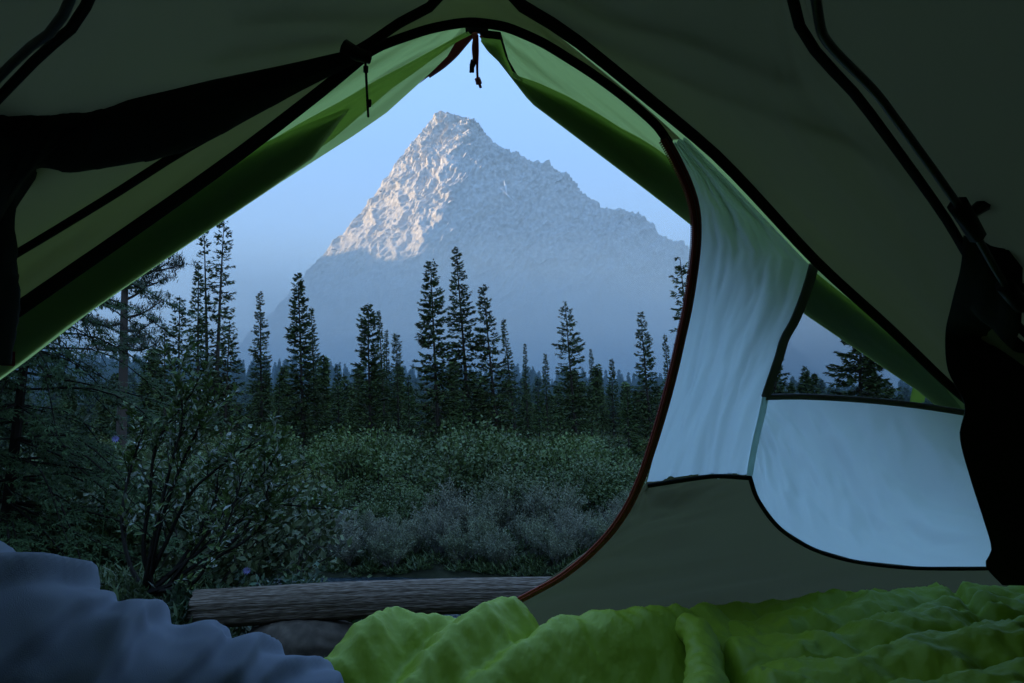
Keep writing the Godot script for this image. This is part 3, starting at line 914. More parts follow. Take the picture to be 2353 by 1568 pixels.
	for k in cpx.size():
		var q: Array = cpx[k]
		var d_: float = lerpf(0.96, 1.16, k / 11.0)
		edge_c.append(on_sheet(sheet_r, q[0], q[1], -0.03) if k < 4 else at(q[0], q[1], minf(d_, (W(q[0], q[1]) - EYE).z * -1.0 - 0.05)))
		edge_o.append(on_sheet(sheet_r, minf(q[0] + 190.0, 2345.0), q[1] + 40.0, -0.03) if k < 4 else Vector3(1.22 + 0.012 * k, maxf(at(2352, q[1], 1.0).y, 0.2), -0.97))
	put("corner_panel", shell(stretch(curve(edge_c, 60), curve(edge_o, 60), 14, 0.006, 2.0, 1.5, 61), 0.003), M.black_cloth, t).set_meta("label", "black reinforced corner beside the white panel")
	# bindings on the seams
	put("seam_binding", band(curve(wall_curve(seam_px, 0.004), 40), 0.0155, 0.004, WALL_N), M.grey_binding, t)
	put("seam_binding", band(curve(wall_curve(seam2_px, 0.004), 20), 0.012, 0.002, WALL_N), M.white, t)
	put("seam_binding", band(curve(wall_curve(b_top, 0.004), 40), 0.0115, 0.004, WALL_N), M.grey_binding, t)
	put("seam_binding", band(curve(wall_curve(c_top.slice(0, 4), 0.008), 20), 0.009, 0.004, WALL_N), M.binding, t)
	put("seam_binding", band(curve(wall_curve(b_low, 0.004), 60), 0.0085, 0.004, WALL_N), M.binding, t)
	# poles in their sleeves
	var heart := Vector3(0.0, 0.55, -0.75)
	var inward := func(p: Array, k: float): return p.map(func(a): return a + (heart - a).normalized() * k)
	var n2r := Vector3(-0.75, -0.5, 0.4).normalized()
	var n2l := Vector3(0.7, -0.6, 0.4).normalized()
	put("pole_sleeve", band(curve(p1l.map(func(a): return a + WALL_N * 0.014), 60), 0.0115, 0.008, WALL_N), M.binding, t)
	put("pole_sleeve", band(curve(p1r.map(func(a): return a + WALL_N * 0.014), 60), 0.0145, 0.008, WALL_N), M.binding, t)
	put("pole_sleeve", band(curve(inward.call(p2r, 0.016), 60), 0.010, 0.005, n2r), M.binding, t)
	put("pole_sleeve", band(curve(inward.call(p2l, 0.016), 60), 0.009, 0.005, n2l), M.binding, t)
	var pr := off_line(curve(inward.call(p2r, 0.03), 201), -0.034, 0.0, n2r)
	put("pole", tube(pr, 0.0045, 0.0045), M.pole, t)
	put("pole", tube(off_line(curve(inward.call(p2l, 0.03), 60), 0.026, 0.0, n2l), 0.0045, 0.0045), M.pole, t)
	for f in [0.40, 0.47]:
		var i := int(f * 200)
		var hook := put("pole_clip", tube(PackedVector3Array([pr[i - 2], pr[i], pr[i + 3]]), 0.0115, 0.010, 8), M.plastic, t)
		put("hook", tube(PackedVector3Array([pr[i], pr[i] + (pr[i] - heart).normalized() * 0.04]), 0.006, 0.009, 6), M.plastic, hook)
	# toggle and cord that hold the rolled door
	var tg := put("door_toggle", tube(PackedVector3Array([W(800, 92, 0.03), W(835, 108, 0.035), W(860, 118, 0.03)]), 0.009, 0.007), M.plastic, t)
	put("cord", tube(curve([W(850, 112, 0.036), W(851, 140, 0.034), W(853, 185, 0.034), W(856, 248, 0.034)], 12), 0.0016, 0.0016, 6), M.binding, tg)
	put("knot", tube(PackedVector3Array([W(851, 134, 0.034), W(851, 141, 0.034), W(851, 148, 0.034)]), 0.0032, 0.003, 8), M.binding, tg)
	put("knot", tube(PackedVector3Array([W(857, 210, 0.034), W(858, 216, 0.034), W(857, 224, 0.034)]), 0.0036, 0.003, 8), M.binding, tg)
	# rolled door: [x, upper edge, lower edge]
	rows = []
	var secs := [[838, 102, 118], [815, 99, 134], [700, 122, 192], [600, 141, 245], [491, 161, 302], [400, 178, 330], [351, 186, 338], [300, 200, 346], [262, 210, 351], [224, 207, 356], [190, 213, 352], [150, 210, 345], [118, 200, 360], [90, 165, 420], [66, 116, 470], [20, 80, 540], [-30, 68, 620], [-90, 60, 700]]
	var cu := curve(secs.map(func(s): return W(s[0], s[1], 0.03)), 90)
	var cd := curve(secs.map(func(s): return W(s[0], s[2], 0.03)), 90)
	for i in 90:
		var row := PackedVector3Array()
		var mid := (cu[i] + cd[i]) * 0.5
		var up := (cu[i] - cd[i]) * 0.5
		var fat := up.length() * 0.4
		for k in 25:
			var a := TAU * k / 24.0
			var wob := 1.0 + 0.12 * noise.get_noise_2d(i * 25.0, k % 24 * 90.0) + 0.06 * sin(a * 5.0 + i * 0.06)
			row.append(mid + up * cos(a) * (1.0 if absf(cos(a)) > 0.95 else wob) + WALL_N * (sin(a) * fat * wob + fat * 0.8))
		rows.append(row)
	var rd := put("rolled_door", grid(rows, true), M.black_cloth, t)
	rd.set_meta("label", "dark rolled-up door tied back under the roof")
	rows = []
	var hang := curve([W(40, 300, 0.06), W(44, 420, 0.07), W(48, 520, 0.07), W(50, 640, 0.06), W(20, 800, 0.04)], 30)
	for i in 30:
		var row := PackedVector3Array()
		for k in 17:
			var a := TAU * k / 16.0
			var wob := 1.0 + 0.15 * noise.get_noise_2d(i * 40.0, k % 16 * 120.0)
			row.append(hang[i] + Vector3(cos(a) * lerpf(0.036, 0.024, i / 29.0), 0, sin(a) * 0.02) * wob)
		rows.append(row)
	put("hanging_flap", grid(rows, true), M.black_cloth, t)
	put("red_tag", shell(stretch(curve([W(22, 788, 0.02), W(58, 782, 0.03)], 6), curve([W(20, 822, 0.02), W(56, 814, 0.03)], 6), 5, 0.002, 3.0, 2.0, 40), 0.002), M.red, t)
	var edge := stretch(curve([W(-60, 360, 0.05), W(6, 420, 0.09), W(12, 480, 0.09), W(2, 540, 0.09), W(-60, 600, 0.05)], 14), curve([W(-460, 560, 0.0), W(-460, 600, 0.0), W(-460, 650, 0.0), W(-460, 700, 0.0), W(-460, 760, 0.0)], 14), 9, 0.004, 2.0, 1.0, 41)
	put("white_panel", grid(edge), M.white, t).set_meta("label", "sliver of pale panel at the left wall")
	edge = stretch(curve([W(-200, 882, 0.0), W(-60, 1010, 0.02), W(4, 1130, 0.03), W(15, 1180, 0.03), W(14, 1260, 0.03), W(-20, 1400, 0.0), W(-60, 1612, 0.0)], 40), curve([W(-450, 880, 0.0), W(-520, 1000, 0.0), W(-560, 1150, 0.0), W(-620, 1300, 0.0), Vector3(-1.5, 0.0, -1.93)], 40), 16, 0.006, 2.0, 1.5, 42)
	put("white_panel", grid(edge), M.white, t).set_meta("label", "pale lower panel left of the door, above the grey fleece")

var roof := {}
# where the sight line through a picture point meets a sheet of cloth, moved a little outwards
func on_sheet(rows: Array, px: float, py: float, off: float) -> Vector3:
	var ray := (at(px, py, 1.0) - EYE).normalized()
	var best := Vector3.ZERO
	var near := 1e9
	for row in rows:
		for v in row:
			var along: float = (v - EYE).dot(ray)
			var miss: float = (v - EYE - ray * along).length()
			if along > 0.0 and miss < near:
				near = miss
				best = EYE + ray * (along + off)
	return best
# a line moved sideways (across its run, in the wall's plane) and up off it
func off_line(p: PackedVector3Array, side: float, up: float, n := WALL_N) -> PackedVector3Array:
	var out := PackedVector3Array()
	for i in p.size():
		var t := (p[mini(i + 1, p.size() - 1)] - p[maxi(i - 1, 0)]).normalized()
		out.append(p[i] + t.cross(n).normalized() * side + n * up)
	return out
func teeth(p: PackedVector3Array, parent: Node, n := WALL_N, size := 0.0011) -> void:
	for i in range(1, p.size() - 1):
		var t := (p[i + 1] - p[i - 1]).normalized()
		var s := t.cross(n).normalized()
		var c := p[i]
		var q := []
		for a in [-1, 1]:
			for b in [-1, 1]:
				for e in [-1, 1]:
					q.append(c + t * a * size * 0.6 + s * b * size * 1.3 + n * e * size)
		for f in [[0, 1, 3, 2], [4, 6, 7, 5], [0, 4, 5, 1], [2, 3, 7, 6], [0, 2, 6, 4], [1, 5, 7, 3]]:
			vv.append_array(PackedVector3Array([q[f[0]], q[f[1]], q[f[2]], q[f[0]], q[f[2]], q[f[3]]]))
	var o := put("teeth", soup(), M.zipper, parent)
	o.set_meta("kind", "stuff")

func make_fly() -> void:
	var t := thing("rain_fly", "green rain fly over the tent, its door flaps parted below the ridge", "tent fly")
	# the part over the roof follows the tent a hand's breadth above it
	var out := func(p: PackedVector3Array, k := 0.09) -> PackedVector3Array:
		var q := PackedVector3Array()
		var c := Vector3(0, 0.25, -0.6)
		for a in p: q.append(a + (a - c).normalized() * k)
		return q
	put("roof_sheet", grid(stretch(out.call(roof.l1), out.call(roof.l2), 20, 0.01, 1.2, 1.0, 21, 0.03)), M.fly_roof, t)
	put("roof_sheet", grid(stretch(out.call(roof.r1), out.call(roof.r2), 20, 0.01, 1.2, 1.0, 22, -0.03)), M.fly_roof, t)
	put("roof_sheet", grid(stretch(out.call(roof.l2), out.call(roof.bl), 12, 0.008, 2.0, 1.0, 23)), M.fly_roof, t)
	put("roof_sheet", grid(stretch(out.call(roof.r2), out.call(roof.br), 12, 0.008, 2.0, 1.0, 24)), M.fly_roof, t)
	put("back_sheet", grid(stretch(out.call(roof.bl), out.call(roof.br), 16, 0.008, 2.0, 2.0, 25)), M.fly_roof, t)
	# left flap: from the roof line down to its parted edge
	var top_l := [[1095, -150], [1040, -40], [960, 20], [850, 80], [640, 200], [440, 310], [240, 430], [0, 580], [-300, 760], [-500, 900]]
	var edge_l := [[1088, 76], [1072, 98], [1045, 128], [1010, 158], [975, 180], [960, 194], [888, 259], [812, 312], [640, 422], [390, 590]]
	var edge_l2 := [[390, 590], [200, 722], [60, 830], [-120, 960], [-300, 1080]]
	var te := poly(fly_curve(edge_l + edge_l2.slice(1)), 92)
	var tt := poly(fly_curve(top_l), 92)
	var fl := put("door_flap", grid(stretch(tt, te, 40, 0.010, 0.9, 3.2, 31, -0.012, 0.15)), M.fly, t)
	fl.set_meta("label", "left door flap drawn aside")
	# right flap
	var top_r := [[1095, -150], [1150, -60], [1220, 0], [1300, 55], [1480, 205], [1650, 350], [1870, 580], [2050, 740], [2200, 870], [2500, 1150]]
	var edge_r := [[1103, 78], [1118, 100], [1143, 124], [1165, 152], [1190, 185], [1217, 219], [1300, 282], [1472, 413], [1585, 502], [1700, 594], [1834, 698], [1970, 792], [2104, 882], [2230, 985], [2420, 1150]]
	var ter := poly(fly_curve(edge_r), 92)
	var ttr := poly(fly_curve(top_r), 92)
	var fr := put("door_flap", grid(stretch(ttr, ter, 40, 0.010, 0.9, 3.2, 33, 0.012, 0.12)), M.fly, t)
	fr.set_meta("label", "right door flap drawn aside")
	put("ridge_strip", grid(stretch(poly(Array(out.call(roof.l1)), 92), tt, 4)), M.fly, t)
	put("ridge_strip", grid(stretch(poly(Array(out.call(roof.r1)), 92), ttr, 4)), M.fly, t)
	# the parted edges are folded back outside, a second and third layer
	var fold_l_in := [[1085, 74], [1050, 92], [1000, 128], [950, 165], [905, 196], [840, 252], [768, 314], [600, 425], [360, 578], [180, 706], [40, 815], [-300, 1040]]
	var mid_l := [[1060, 60], [1000, 92], [940, 128], [880, 160], [830, 205], [740, 262], [660, 306], [520, 370], [300, 480], [120, 590], [0, 680], [-300, 900]]
	put("folded_edge", grid(stretch(poly(fly_curve([[1070, 66], [1008, 100], [940, 138], [868, 176], [790, 222], [707, 267], [600, 330], [440, 425], [240, 545], [60, 660], [-300, 900]], 0.026), 60), poly(fly_curve(fold_l_in.slice(0, 11), 0.016), 60), 14, 0.004, 2.0, 2.0, 35)), M.fly, t)
	for k in 7:
		put("folded_edge", grid(stretch(poly(fly_curve([[812, 232], [720, 268], [600, 322], [440, 412], [240, 530], [60, 640], [-300, 860]], 0.034 + 0.004 * k), 60), poly(fly_curve([[812, 238], [740, 334], [640, 406], [390, 574], [200, 706], [60, 814], [-300, 1064]], 0.034 + 0.004 * k), 60), 14, 0.0015, 2.0, 2.0, 36 + k)), M.fly, t)
	var in_r := [[1150, 82], [1162, 120], [1180, 160], [1230, 176], [1300, 208], [1370, 248], [1420, 280], [1462, 302], [1500, 326], [1540, 356], [1700, 480], [1900, 640], [2104, 800], [2420, 1060]]
	var out_r := [[1106, 82], [1122, 105], [1146, 128], [1217, 220], [1300, 283], [1380, 344], [1430, 382], [1472, 414], [1530, 459], [1585, 503], [1700, 595], [1834, 699], [2104, 883], [2420, 1152]]
	for k in 7:
		put("folded_edge", grid(stretch(poly(fly_curve(in_r, 0.030 + 0.004 * k), 60), poly(fly_curve(out_r, 0.014 + 0.004 * k), 60), 14, 0.0015, 2.0, 2.0, 47 + k)), M.fly, t)
	# zip tapes at the top of the parting
	var tape_l := stretch(poly(fly_curve([[1092, 66], [1072, 72], [1050, 90], [1028, 128], [1000, 156], [968, 186]], 0.004), 26), poly(fly_curve([[1090, 76], [1072, 98], [1048, 126], [1020, 151], [994, 168], [962, 192]], 0.004), 26), 4)
	var zl := put("zip_tape", grid(tape_l), M.zipper, t)
	var tape_r := stretch(poly(fly_curve([[1098, 66], [1150, 72], [1158, 100], [1168, 135], [1185, 165], [1216, 216]], 0.004), 26), poly(fly_curve([[1102, 78], [1118, 100], [1142, 124], [1165, 153], [1190, 186], [1217, 218]], 0.004), 26), 4)
	var zr := put("zip_tape", grid(tape_r), M.binding, t)
	teeth(curve(fly_curve([[1090, 78], [1072, 99], [1048, 127], [1020, 152], [985, 176]], 0.004), 46), zl, FLY_N, 0.0014)
	teeth(curve(fly_curve([[1103, 79], [1118, 101], [1142, 125]], 0.004), 22), zr, FLY_N, 0.0014)
	put("zip_cover", band(curve(fly_curve([[1070, 68], [1095, 66], [1122, 68]], 0.006), 6), 0.011, 0.002, FLY_N), M.binding, t)
	# zip pulls with knotted red cords
	var pull := put("zip_pull", tube(curve(fly_curve([[1091, 72], [1093, 84], [1090, 105], [1091, 132], [1089, 138]], 0.012), 10), 0.0042, 0.0030, 8), M.zipper, t)
	put("cord", tube(curve(fly_curve([[1097, 76], [1098, 110], [1097, 150], [1098, 178]], 0.014), 12), 0.0022, 0.0020, 6), M.red, pull)
	put("knot", tube(curve(fly_curve([[1097, 174], [1100, 182], [1101, 187]], 0.014), 5), 0.004, 0.0045, 8), M.zipper, pull)
	put("cord_end", tube(curve(fly_curve([[1101, 184], [1105, 196]], 0.014), 4), 0.0022, 0.0022, 6), M.zipper, pull)
	put("knot", tube(curve(fly_curve([[1089, 135], [1087, 143], [1085, 148]], 0.012), 5), 0.0045, 0.004, 8), M.binding, pull)
	for x in [1082, 1087]:
		put("cord_end", tube(curve(fly_curve([[x + 1, 144], [x, 162]], 0.012), 4), 0.0021, 0.0021, 6), M.binding, pull)
	put("guy_strap", band(curve(fly_curve([[2122, 860], [2112, 892], [2105, 925]], 0.0), 8), 0.03, 0.003, FLY_N), M.fly, t)
func dist_line(p: Vector2, line: Array) -> Vector2:        # (distance in plan, height there) of the highest-reaching point
	var best := Vector2(1e9, 0)
	for i in line.size() - 1:
		var a := Vector2(line[i].x, line[i].y)
		var b := Vector2(line[i + 1].x, line[i + 1].y)
		var t := clampf((p - a).dot(b - a) / (b - a).length_squared(), 0.0, 1.0)
		var d := p.distance_to(a.lerp(b, t))
		if d < best.x: best = Vector2(d, lerpf(line[i].z, line[i + 1].z, t))
	return best
func smax(a: float, b: float, k: float) -> float:
	var h := clampf(0.5 + 0.5 * (a - b) / k, 0.0, 1.0)
	return lerpf(b, a, h) + k * h * (1.0 - h)

func make_bedding() -> void:
	# sleeping bag heaped over raised feet: ridges of cloth in plan, [points (x, distance), heights at the two ends, half width, slope]
	var folds := [
		[[Vector3(-0.235, 1.44, 0.335), Vector3(-0.27, 1.38, 0.325), Vector3(-0.32, 1.31, 0.27), Vector3(-0.37, 1.22, 0.17), Vector3(-0.40, 1.1, 0.05)], 1.25],
		[[Vector3(-0.20, 1.42, 0.325), Vector3(-0.13, 1.44, 0.315)], 1.3],
		[[Vector3(-0.02, 1.45, 0.355), Vector3(-0.06, 1.40, 0.345), Vector3(-0.12, 1.33, 0.305), Vector3(-0.19, 1.27, 0.25), Vector3(-0.27, 1.16, 0.12), Vector3(-0.3, 1.0, 0.02)], 1.3],
		[[Vector3(0.36, 1.40, 0.345), Vector3(0.20, 1.38, 0.343), Vector3(0.09, 1.36, 0.330), Vector3(0.00, 1.31, 0.295), Vector3(-0.08, 1.25, 0.24), Vector3(-0.16, 1.14, 0.13), Vector3(-0.2, 1.0, 0.03)], 1.15],
		[[Vector3(0.36, 1.40, 0.345), Vector3(0.39, 1.30, 0.31), Vector3(0.40, 1.18, 0.24), Vector3(0.38, 1.0, 0.1)], 1.3],
		[[Vector3(0.13, 1.37, 0.325), Vector3(0.10, 1.28, 0.265), Vector3(0.09, 1.18, 0.17), Vector3(0.09, 1.02, 0.04)], 1.2],
		[[Vector3(0.25, 1.38, 0.33), Vector3(0.22, 1.27, 0.235), Vector3(0.2, 1.15, 0.12)], 1.2],
	]
	var rows := []
	for i in 220:
		var row := PackedVector3Array()
		var x := lerpf(-0.6, 0.60, i / 219.0)
		for j in 180:
			var d := lerpf(1.76, 0.85, j / 179.0)
			var y := 0.0
			var p := Vector2(x, d) + Vector2(noise.get_noise_2d(x * 500.0, d * 500.0), noise.get_noise_2d(x * 500.0 + 300.0, d * 500.0)) * 0.02
			for f in folds:
				var q := dist_line(p, f[0])
				y = smax(y, q.y - f[1] * (sqrt(q.x * q.x + 0.0009) - 0.03), 0.022)
			# creases that fan across the slopes
			var w := ridged.get_noise_2d((x * 0.8 + d * 0.5) * 620.0, (d * 0.8 - x * 0.45) * 150.0)
			var w2 := noise.get_noise_2d((x + d * 0.5) * 2600.0, (d - x * 0.4) * 600.0)
			y += (0.010 * w + 0.006 * w2 + 0.007 * ridged.get_noise_2d((x * 0.6 + d * 0.8) * 1500.0, (d * 0.6 - x * 0.8) * 420.0)) * step(0.02, 0.12, y)
			row.append(Vector3(x, maxf(y, 0.016), -d))
		rows.append(row)
	var b := thing("sleeping_bag", "bright green sleeping bag heaped in high folds before the open door", "sleeping bag", Vector3.ZERO, "green sleeping bags")
	put("cover", grid(rows), M.bag_green, b)
	var hem := curve([at(1560, 1432, 1.36), at(1596, 1450, 1.30), at(1616, 1490, 1.25), at(1620, 1545, 1.19), at(1626, 1620, 1.08), at(1620, 1700, 1.0)], 40)
	rows = tube_rows(hem, 0.022, 0.038, 24)
	for i in 40:
		for k in 25:
			var c := cos(TAU * k / 24.0)
			var w := 0.22 * noise.get_noise_3d(i * 30.0, c * 60.0, sin(TAU * k / 24.0) * 60.0) + 0.14 * ridged.get_noise_3d(i * 16.0, c * 130.0, sin(TAU * k / 24.0) * 130.0)
			rows[i][k] = hem[i] + (rows[i][k] - hem[i]) * (1.0 + w) * minf(1.0, 0.3 + i * 0.2)
	var last := PackedVector3Array()
	for k in 25: last.append(hem[39])
	rows.append(last)
	put("rolled_hem", grid(rows, true), M.bag_green, b)
	# the flatter bag on the right, in quilted rows
	rows = []
	for i in 190:
		var row := PackedVector3Array()
		var x := lerpf(0.30, 1.36, i / 189.0)
		for j in 130:
			var d := lerpf(1.62, 0.55, j / 129.0)
			var warp := d + 0.05 * noise.get_noise_2d(x * 260.0, d * 120.0) + 0.05 * sin(x * 4.0)
			var base := 0.285 + 0.055 * step(0.35, 0.8, x) - 0.03 * step(1.1, 0.7, d)
			base *= step(1.62, 1.50, d) * step(0.30, 0.38, x)
			var puff := absf(sin(warp * PI / 0.135))
			var w := ridged.get_noise_2d(x * 620.0 + d * 260.0, d * 420.0)
			var w2 := noise.get_noise_2d(x * 900.0, d * 1500.0)
			var y := base + (0.030 * sqrt(puff) + 0.016 * w + 0.009 * w2) * step(0.0, 0.2, base)
			var sx := 0.86 + 0.05 * sin(d * 9.0)
			y -= 0.022 * exp(-pow((x - sx) / 0.012, 2.0)) * step(0.0, 0.2, base)
			y += 0.012 * exp(-pow((x - sx) / 0.05, 2.0)) * noise.get_noise_2d(x * 400.0, d * 2600.0)
			row.append(Vector3(x, maxf(y, 0.016), -d))
		rows.append(row)
	b = thing("sleeping_bag", "green quilted sleeping bag lying flat under the creased white panel", "sleeping bag", Vector3.ZERO, "green sleeping bags")
	put("cover", grid(rows), M.bag_green, b)
	# dark cloth in front of it
	rows = []
	for i in 40:
		var row := PackedVector3Array()
		for j in 24:
			var x := lerpf(0.2, 0.8, i / 39.0)
			var d := lerpf(0.78, 0.45, j / 23.0)
			var rim_ := step(0.0, 0.1, minf(x - 0.2, 0.8 - x)) * step(0.0, 0.06, minf(d - 0.45, 0.78 - d))
			row.append(Vector3(x, 0.015 + rim_ * (0.345 + 0.055 * step(0.25, 0.6, x) - 0.25 * pow(absf(d - 0.68) / 0.2, 2.0) * 0.4 + 0.01 * noise.get_noise_2d(x * 600.0, d * 600.0)), -d))
		rows.append(row)
	b = thing("dark_blanket", "nearly black cloth lying before the quilted green sleeping bag", "blanket")
	put("cloth", shell(rows, -0.02), M.navy, b)
	# grey fleece bunched up like a pushed-back sleeve: ring folds round a sloping roll
	var axis := curve([Vector3(-0.90, 0.44, -0.60), Vector3(-0.64, 0.425, -0.72), Vector3(-0.49, 0.345, -0.80), Vector3(-0.345, 0.275, -0.88), Vector3(-0.245, 0.225, -0.92), Vector3(-0.17, 0.185, -0.94)], 240)
	# [place along, height, sharpness]
	var rings := []
	var rr := RandomNumberGenerator.new()
	rr.seed = 4
	var place := 0.06
	while place < 0.97:
		rings.append([place, rr.randf_range(0.02, 0.042) * (1.0 - 0.35 * place), rr.randf_range(0.06, 0.13), rr.randf_range(-1.0, 1.0)])
		place += rr.randf_range(0.05, 0.09)
	rows = []
	for i in 240:
		var s := i / 239.0
		var tdir := (axis[mini(i + 1, 239)] - axis[maxi(i - 1, 0)]).normalized()
		var side := tdir.cross(Vector3.UP).normalized()
		var up := side.cross(tdir)
		var row := PackedVector3Array()
		for k in 97:
			var a := TAU * k / 96.0
			var r := lerpf(0.150, 0.120, s) * sqrt(clampf((1.0 - s) * 12.0, 0.0, 1.0))
			for g in rings:
				var ph: float = s + g[2] * sin(a + 0.3 * g[3]) * 0.8 + 0.03 * noise.get_noise_2d(cos(a) * 70.0 + g[0] * 900.0, sin(a) * 70.0)
				var e: float = ph - g[0]
				r += g[1] * exp(-e * e / (0.00018 if e > 0.0 else 0.0014)) * clampf(0.8 + 0.5 * noise.get_noise_2d(g[0] * 5000.0, cos(a + g[3]) * 70.0), 0.3, 1.1)
			r += 0.006 * noise.get_noise_3d(s * 700.0, cos(a) * 110.0, sin(a) * 110.0)
			row.append(axis[i] + (up * cos(a) + side * sin(a)) * r)
		rows.append(row)
	b = thing("fleece_blanket", "blue-grey fleece bunched in soft ring folds beside the green sleeping bag", "blanket")
	put("cloth", grid(rows, true), M.fleece, b)

func make_bank() -> void:
	# weathered log
	var a := at(447, 1400, 3.2)
	var e := at(1290, 1363, 3.35)
	var axis := e - a
	var long := 3.4
	var dir := axis.normalized()
	var side := dir.cross(Vector3.UP).normalized()
	var up := side.cross(dir)
	var rows := []
	for i in 160:
		var s := i / 159.0
		var row := PackedVector3Array()
		for k in 65:
			var t := TAU * k / 64.0
			var r := lerpf(0.086, 0.07, s)
			r *= 1.0 + 0.06 * noise.get_noise_3d(s * 120.0, cos(t) * 60.0, sin(t) * 60.0)
			r -= 0.011 * maxf(0.0, ridged.get_noise_3d(s * 110.0, cos(t) * 300.0, sin(t) * 300.0))
			r += 0.012 * exp(-pow((s - 0.2) / 0.012, 2.0) - pow((t - 4.6) / 0.3, 2.0))
			var p := a + dir * (s * long + 0.012 * noise.get_noise_2d(cos(t) * 200.0, sin(t) * 200.0)) + (up * cos(t) + side * sin(t)) * r + up * 0.012 * sin(s * 7.0)
			row.append(p)
		rows.append(row)
	var cap := PackedVector3Array()
	var capin := PackedVector3Array()
	for k in 65:
		cap.append(a + dir * 0.01)
		capin.append(a.lerp(rows[0][k], 0.55) + dir * 0.004)
	rows.push_front(capin)
	rows.push_front(cap)
	var lg := thing("fallen_log", "weathered grey-brown log lying across the bank in front of the tent", "log")
	put("wood", grid(rows, true), M.wood, lg)
	var rng := RandomNumberGenerator.new()
	# boulder under the log
	for q in [["dark brown boulder wedged under the fallen log", at(690, 1490, 3.22), Vector3(0.26, 0.13, 0.16), 5], ["flat grey stone at the water behind the fallen log", at(900, 1352, 6.4), Vector3(0.5, 0.12, 0.3), 9]]:
		rows = []
		for i in 25:
			var row := PackedVector3Array()
			for k in 33:
				var th := PI * i / 24.0
				var ph := TAU * k / 32.0
				var n := Vector3(sin(th) * cos(ph), cos(th), sin(th) * sin(ph))
				row.append(n * q[2] * (1.0 + 0.25 * noise.get_noise_3d(n.x * 90.0 + q[3] * 99.0, n.y * 90.0, n.z * 90.0) + 0.07 * ridged.get_noise_3d(n.x * 250.0, n.y * 250.0, n.z * 250.0)))
			rows.append(row)
		var b := put("boulder", grid(rows, true), M.boulder, self)
		b.position = q[1]
		b.position.y = minf(b.position.y, land(b.position.x, b.position.z) + q[2].y * 0.6) if q[3] == 9 else b.position.y
		tag(b, q[0], "boulder")
	# leafy willow by the left of the log: stems [points (x, y, distance)], then twigs and leaves at their ends
	rng.seed = 31
	var foot := at(330, 1440, 3.6)
	foot.y = land(foot.x, foot.z) - 0.03
	var stems := [
		[[330, 1440, 3.6], [420, 1330, 3.55], [505, 1275, 3.5], [565, 1240, 3.5], [612, 1190, 3.5], [615, 1120, 3.45], [640, 1070, 3.4]],
		[[330, 1440, 3.6], [420, 1300, 3.5], [480, 1220, 3.45], [560, 1130, 3.4], [620, 1070, 3.4], [640, 1020, 3.4]],
		[[320, 1440, 3.6], [380, 1250, 3.5], [440, 1130, 3.4], [520, 1060, 3.35], [590, 1015, 3.3]],
		[[320, 1440, 3.6], [350, 1250, 3.4], [390, 1080, 3.3], [420, 960, 3.2], [408, 870, 3.15]],
		[[320, 1440, 3.6], [370, 1200, 3.45], [420, 1060, 3.35], [470, 950, 3.3], [480, 900, 3.3]],
		[[330, 1440, 3.6], [440, 1280, 3.55], [560, 1190, 3.6], [640, 1160, 3.6], [735, 1168, 3.6]],
		[[320, 1440, 3.6], [330, 1270, 3.5], [345, 1140, 3.4], [360, 1020, 3.3], [440, 905, 3.2]],
		[[330, 1440, 3.6], [400, 1310, 3.6], [470, 1200, 3.6], [500, 1120, 3.6], [480, 1040, 3.6]],
		[[330, 1440, 3.6], [430, 1310, 3.6], [540, 1240, 3.7], [600, 1160, 3.7], [660, 1110, 3.7]],
		[[320, 1440, 3.6], [300, 1300, 3.6], [280, 1190, 3.6], [300, 1080, 3.6], [330, 990, 3.5]],
		[[330, 1440, 3.6], [440, 1340, 3.4], [480, 1290, 3.3], [520, 1210, 3.3], [560, 1090, 3.3]],
	]
	var wood := Color(0.035, 0.03, 0.026)
	var ends := []
	for s in stems:
		var pts: Array = s.map(func(q): return at(q[0], q[1], q[2]) - foot)
		pts[0] = Vector3(rng.randf_range(-0.06, 0.06), 0, rng.randf_range(-0.06, 0.06))
		var c := curve(pts, 22)
		lay_tube(c, 0.013, 0.003, 5, wood)
		for k in range(7, 22):
			for r in 2:
				if rng.randf() < 0.25: continue
				var q := c[k] + ((c[k] - c[k - 1]).normalized() + Vector3(rng.randf_range(-1, 1), rng.randf_range(-0.2, 1.0), rng.randf_range(-1, 1))).normalized() * rng.randf_range(0.08, 0.22)
				lay_tube(curve([c[k], (c[k] + q) * 0.5 + Vector3.UP * 0.012, q], 4), 0.0035, 0.0015, 3, wood)
				ends.append([c[k], q, k])
	var w := soup()
	for t in ends:
		for k in (22 if t[2] > 13 else 7):
			var f := rng.randf_range(0.25, 1.05)
			var p: Vector3 = t[0].lerp(t[1], f)
			var l := rng.randf_range(0.028, 0.052)
			var dr: Vector3 = ((t[1] - t[0]).normalized() * 0.7 + Vector3(rng.randfn(), rng.randfn() * 0.6 + 0.15, rng.randfn()) * 0.7).normalized() * l
			var sd: Vector3 = dr.cross(Vector3(rng.randfn() * 0.6, 1.0, rng.randfn() * 0.6)).normalized() * l * rng.randf_range(0.17, 0.25)
			var under := rng.randf() < 0.2
			leaf(p, dr, sd, (Color(0.3, 0.34, 0.28) if under else Color(0.11, 0.17, 0.045)) * rng.randf_range(0.75, 1.3), sd.cross(dr).normalized() * l * 0.1)
	plant_it("leafy_willow", "glossy-leaved willow with arching dark stems left of the fallen log", "shrub", foot, [w, soup()], [M.bark, M.glossy_leaves], ["stem", "foliage"])
	# the near spruce whose boughs fill the left of the door
	rng.seed = 90
	var base := at(30, 1024, 5.2)
	base.y = land(base.x, base.z) - 0.05
	near_spruce("near_spruce", "dark near spruce whose drooping boughs hang behind the willow", base, 4.2, 1.6, rng)
	rng.seed = 92
	base = at(-230, 1024, 5.4)
	base.y = land(base.x, base.z) - 0.05
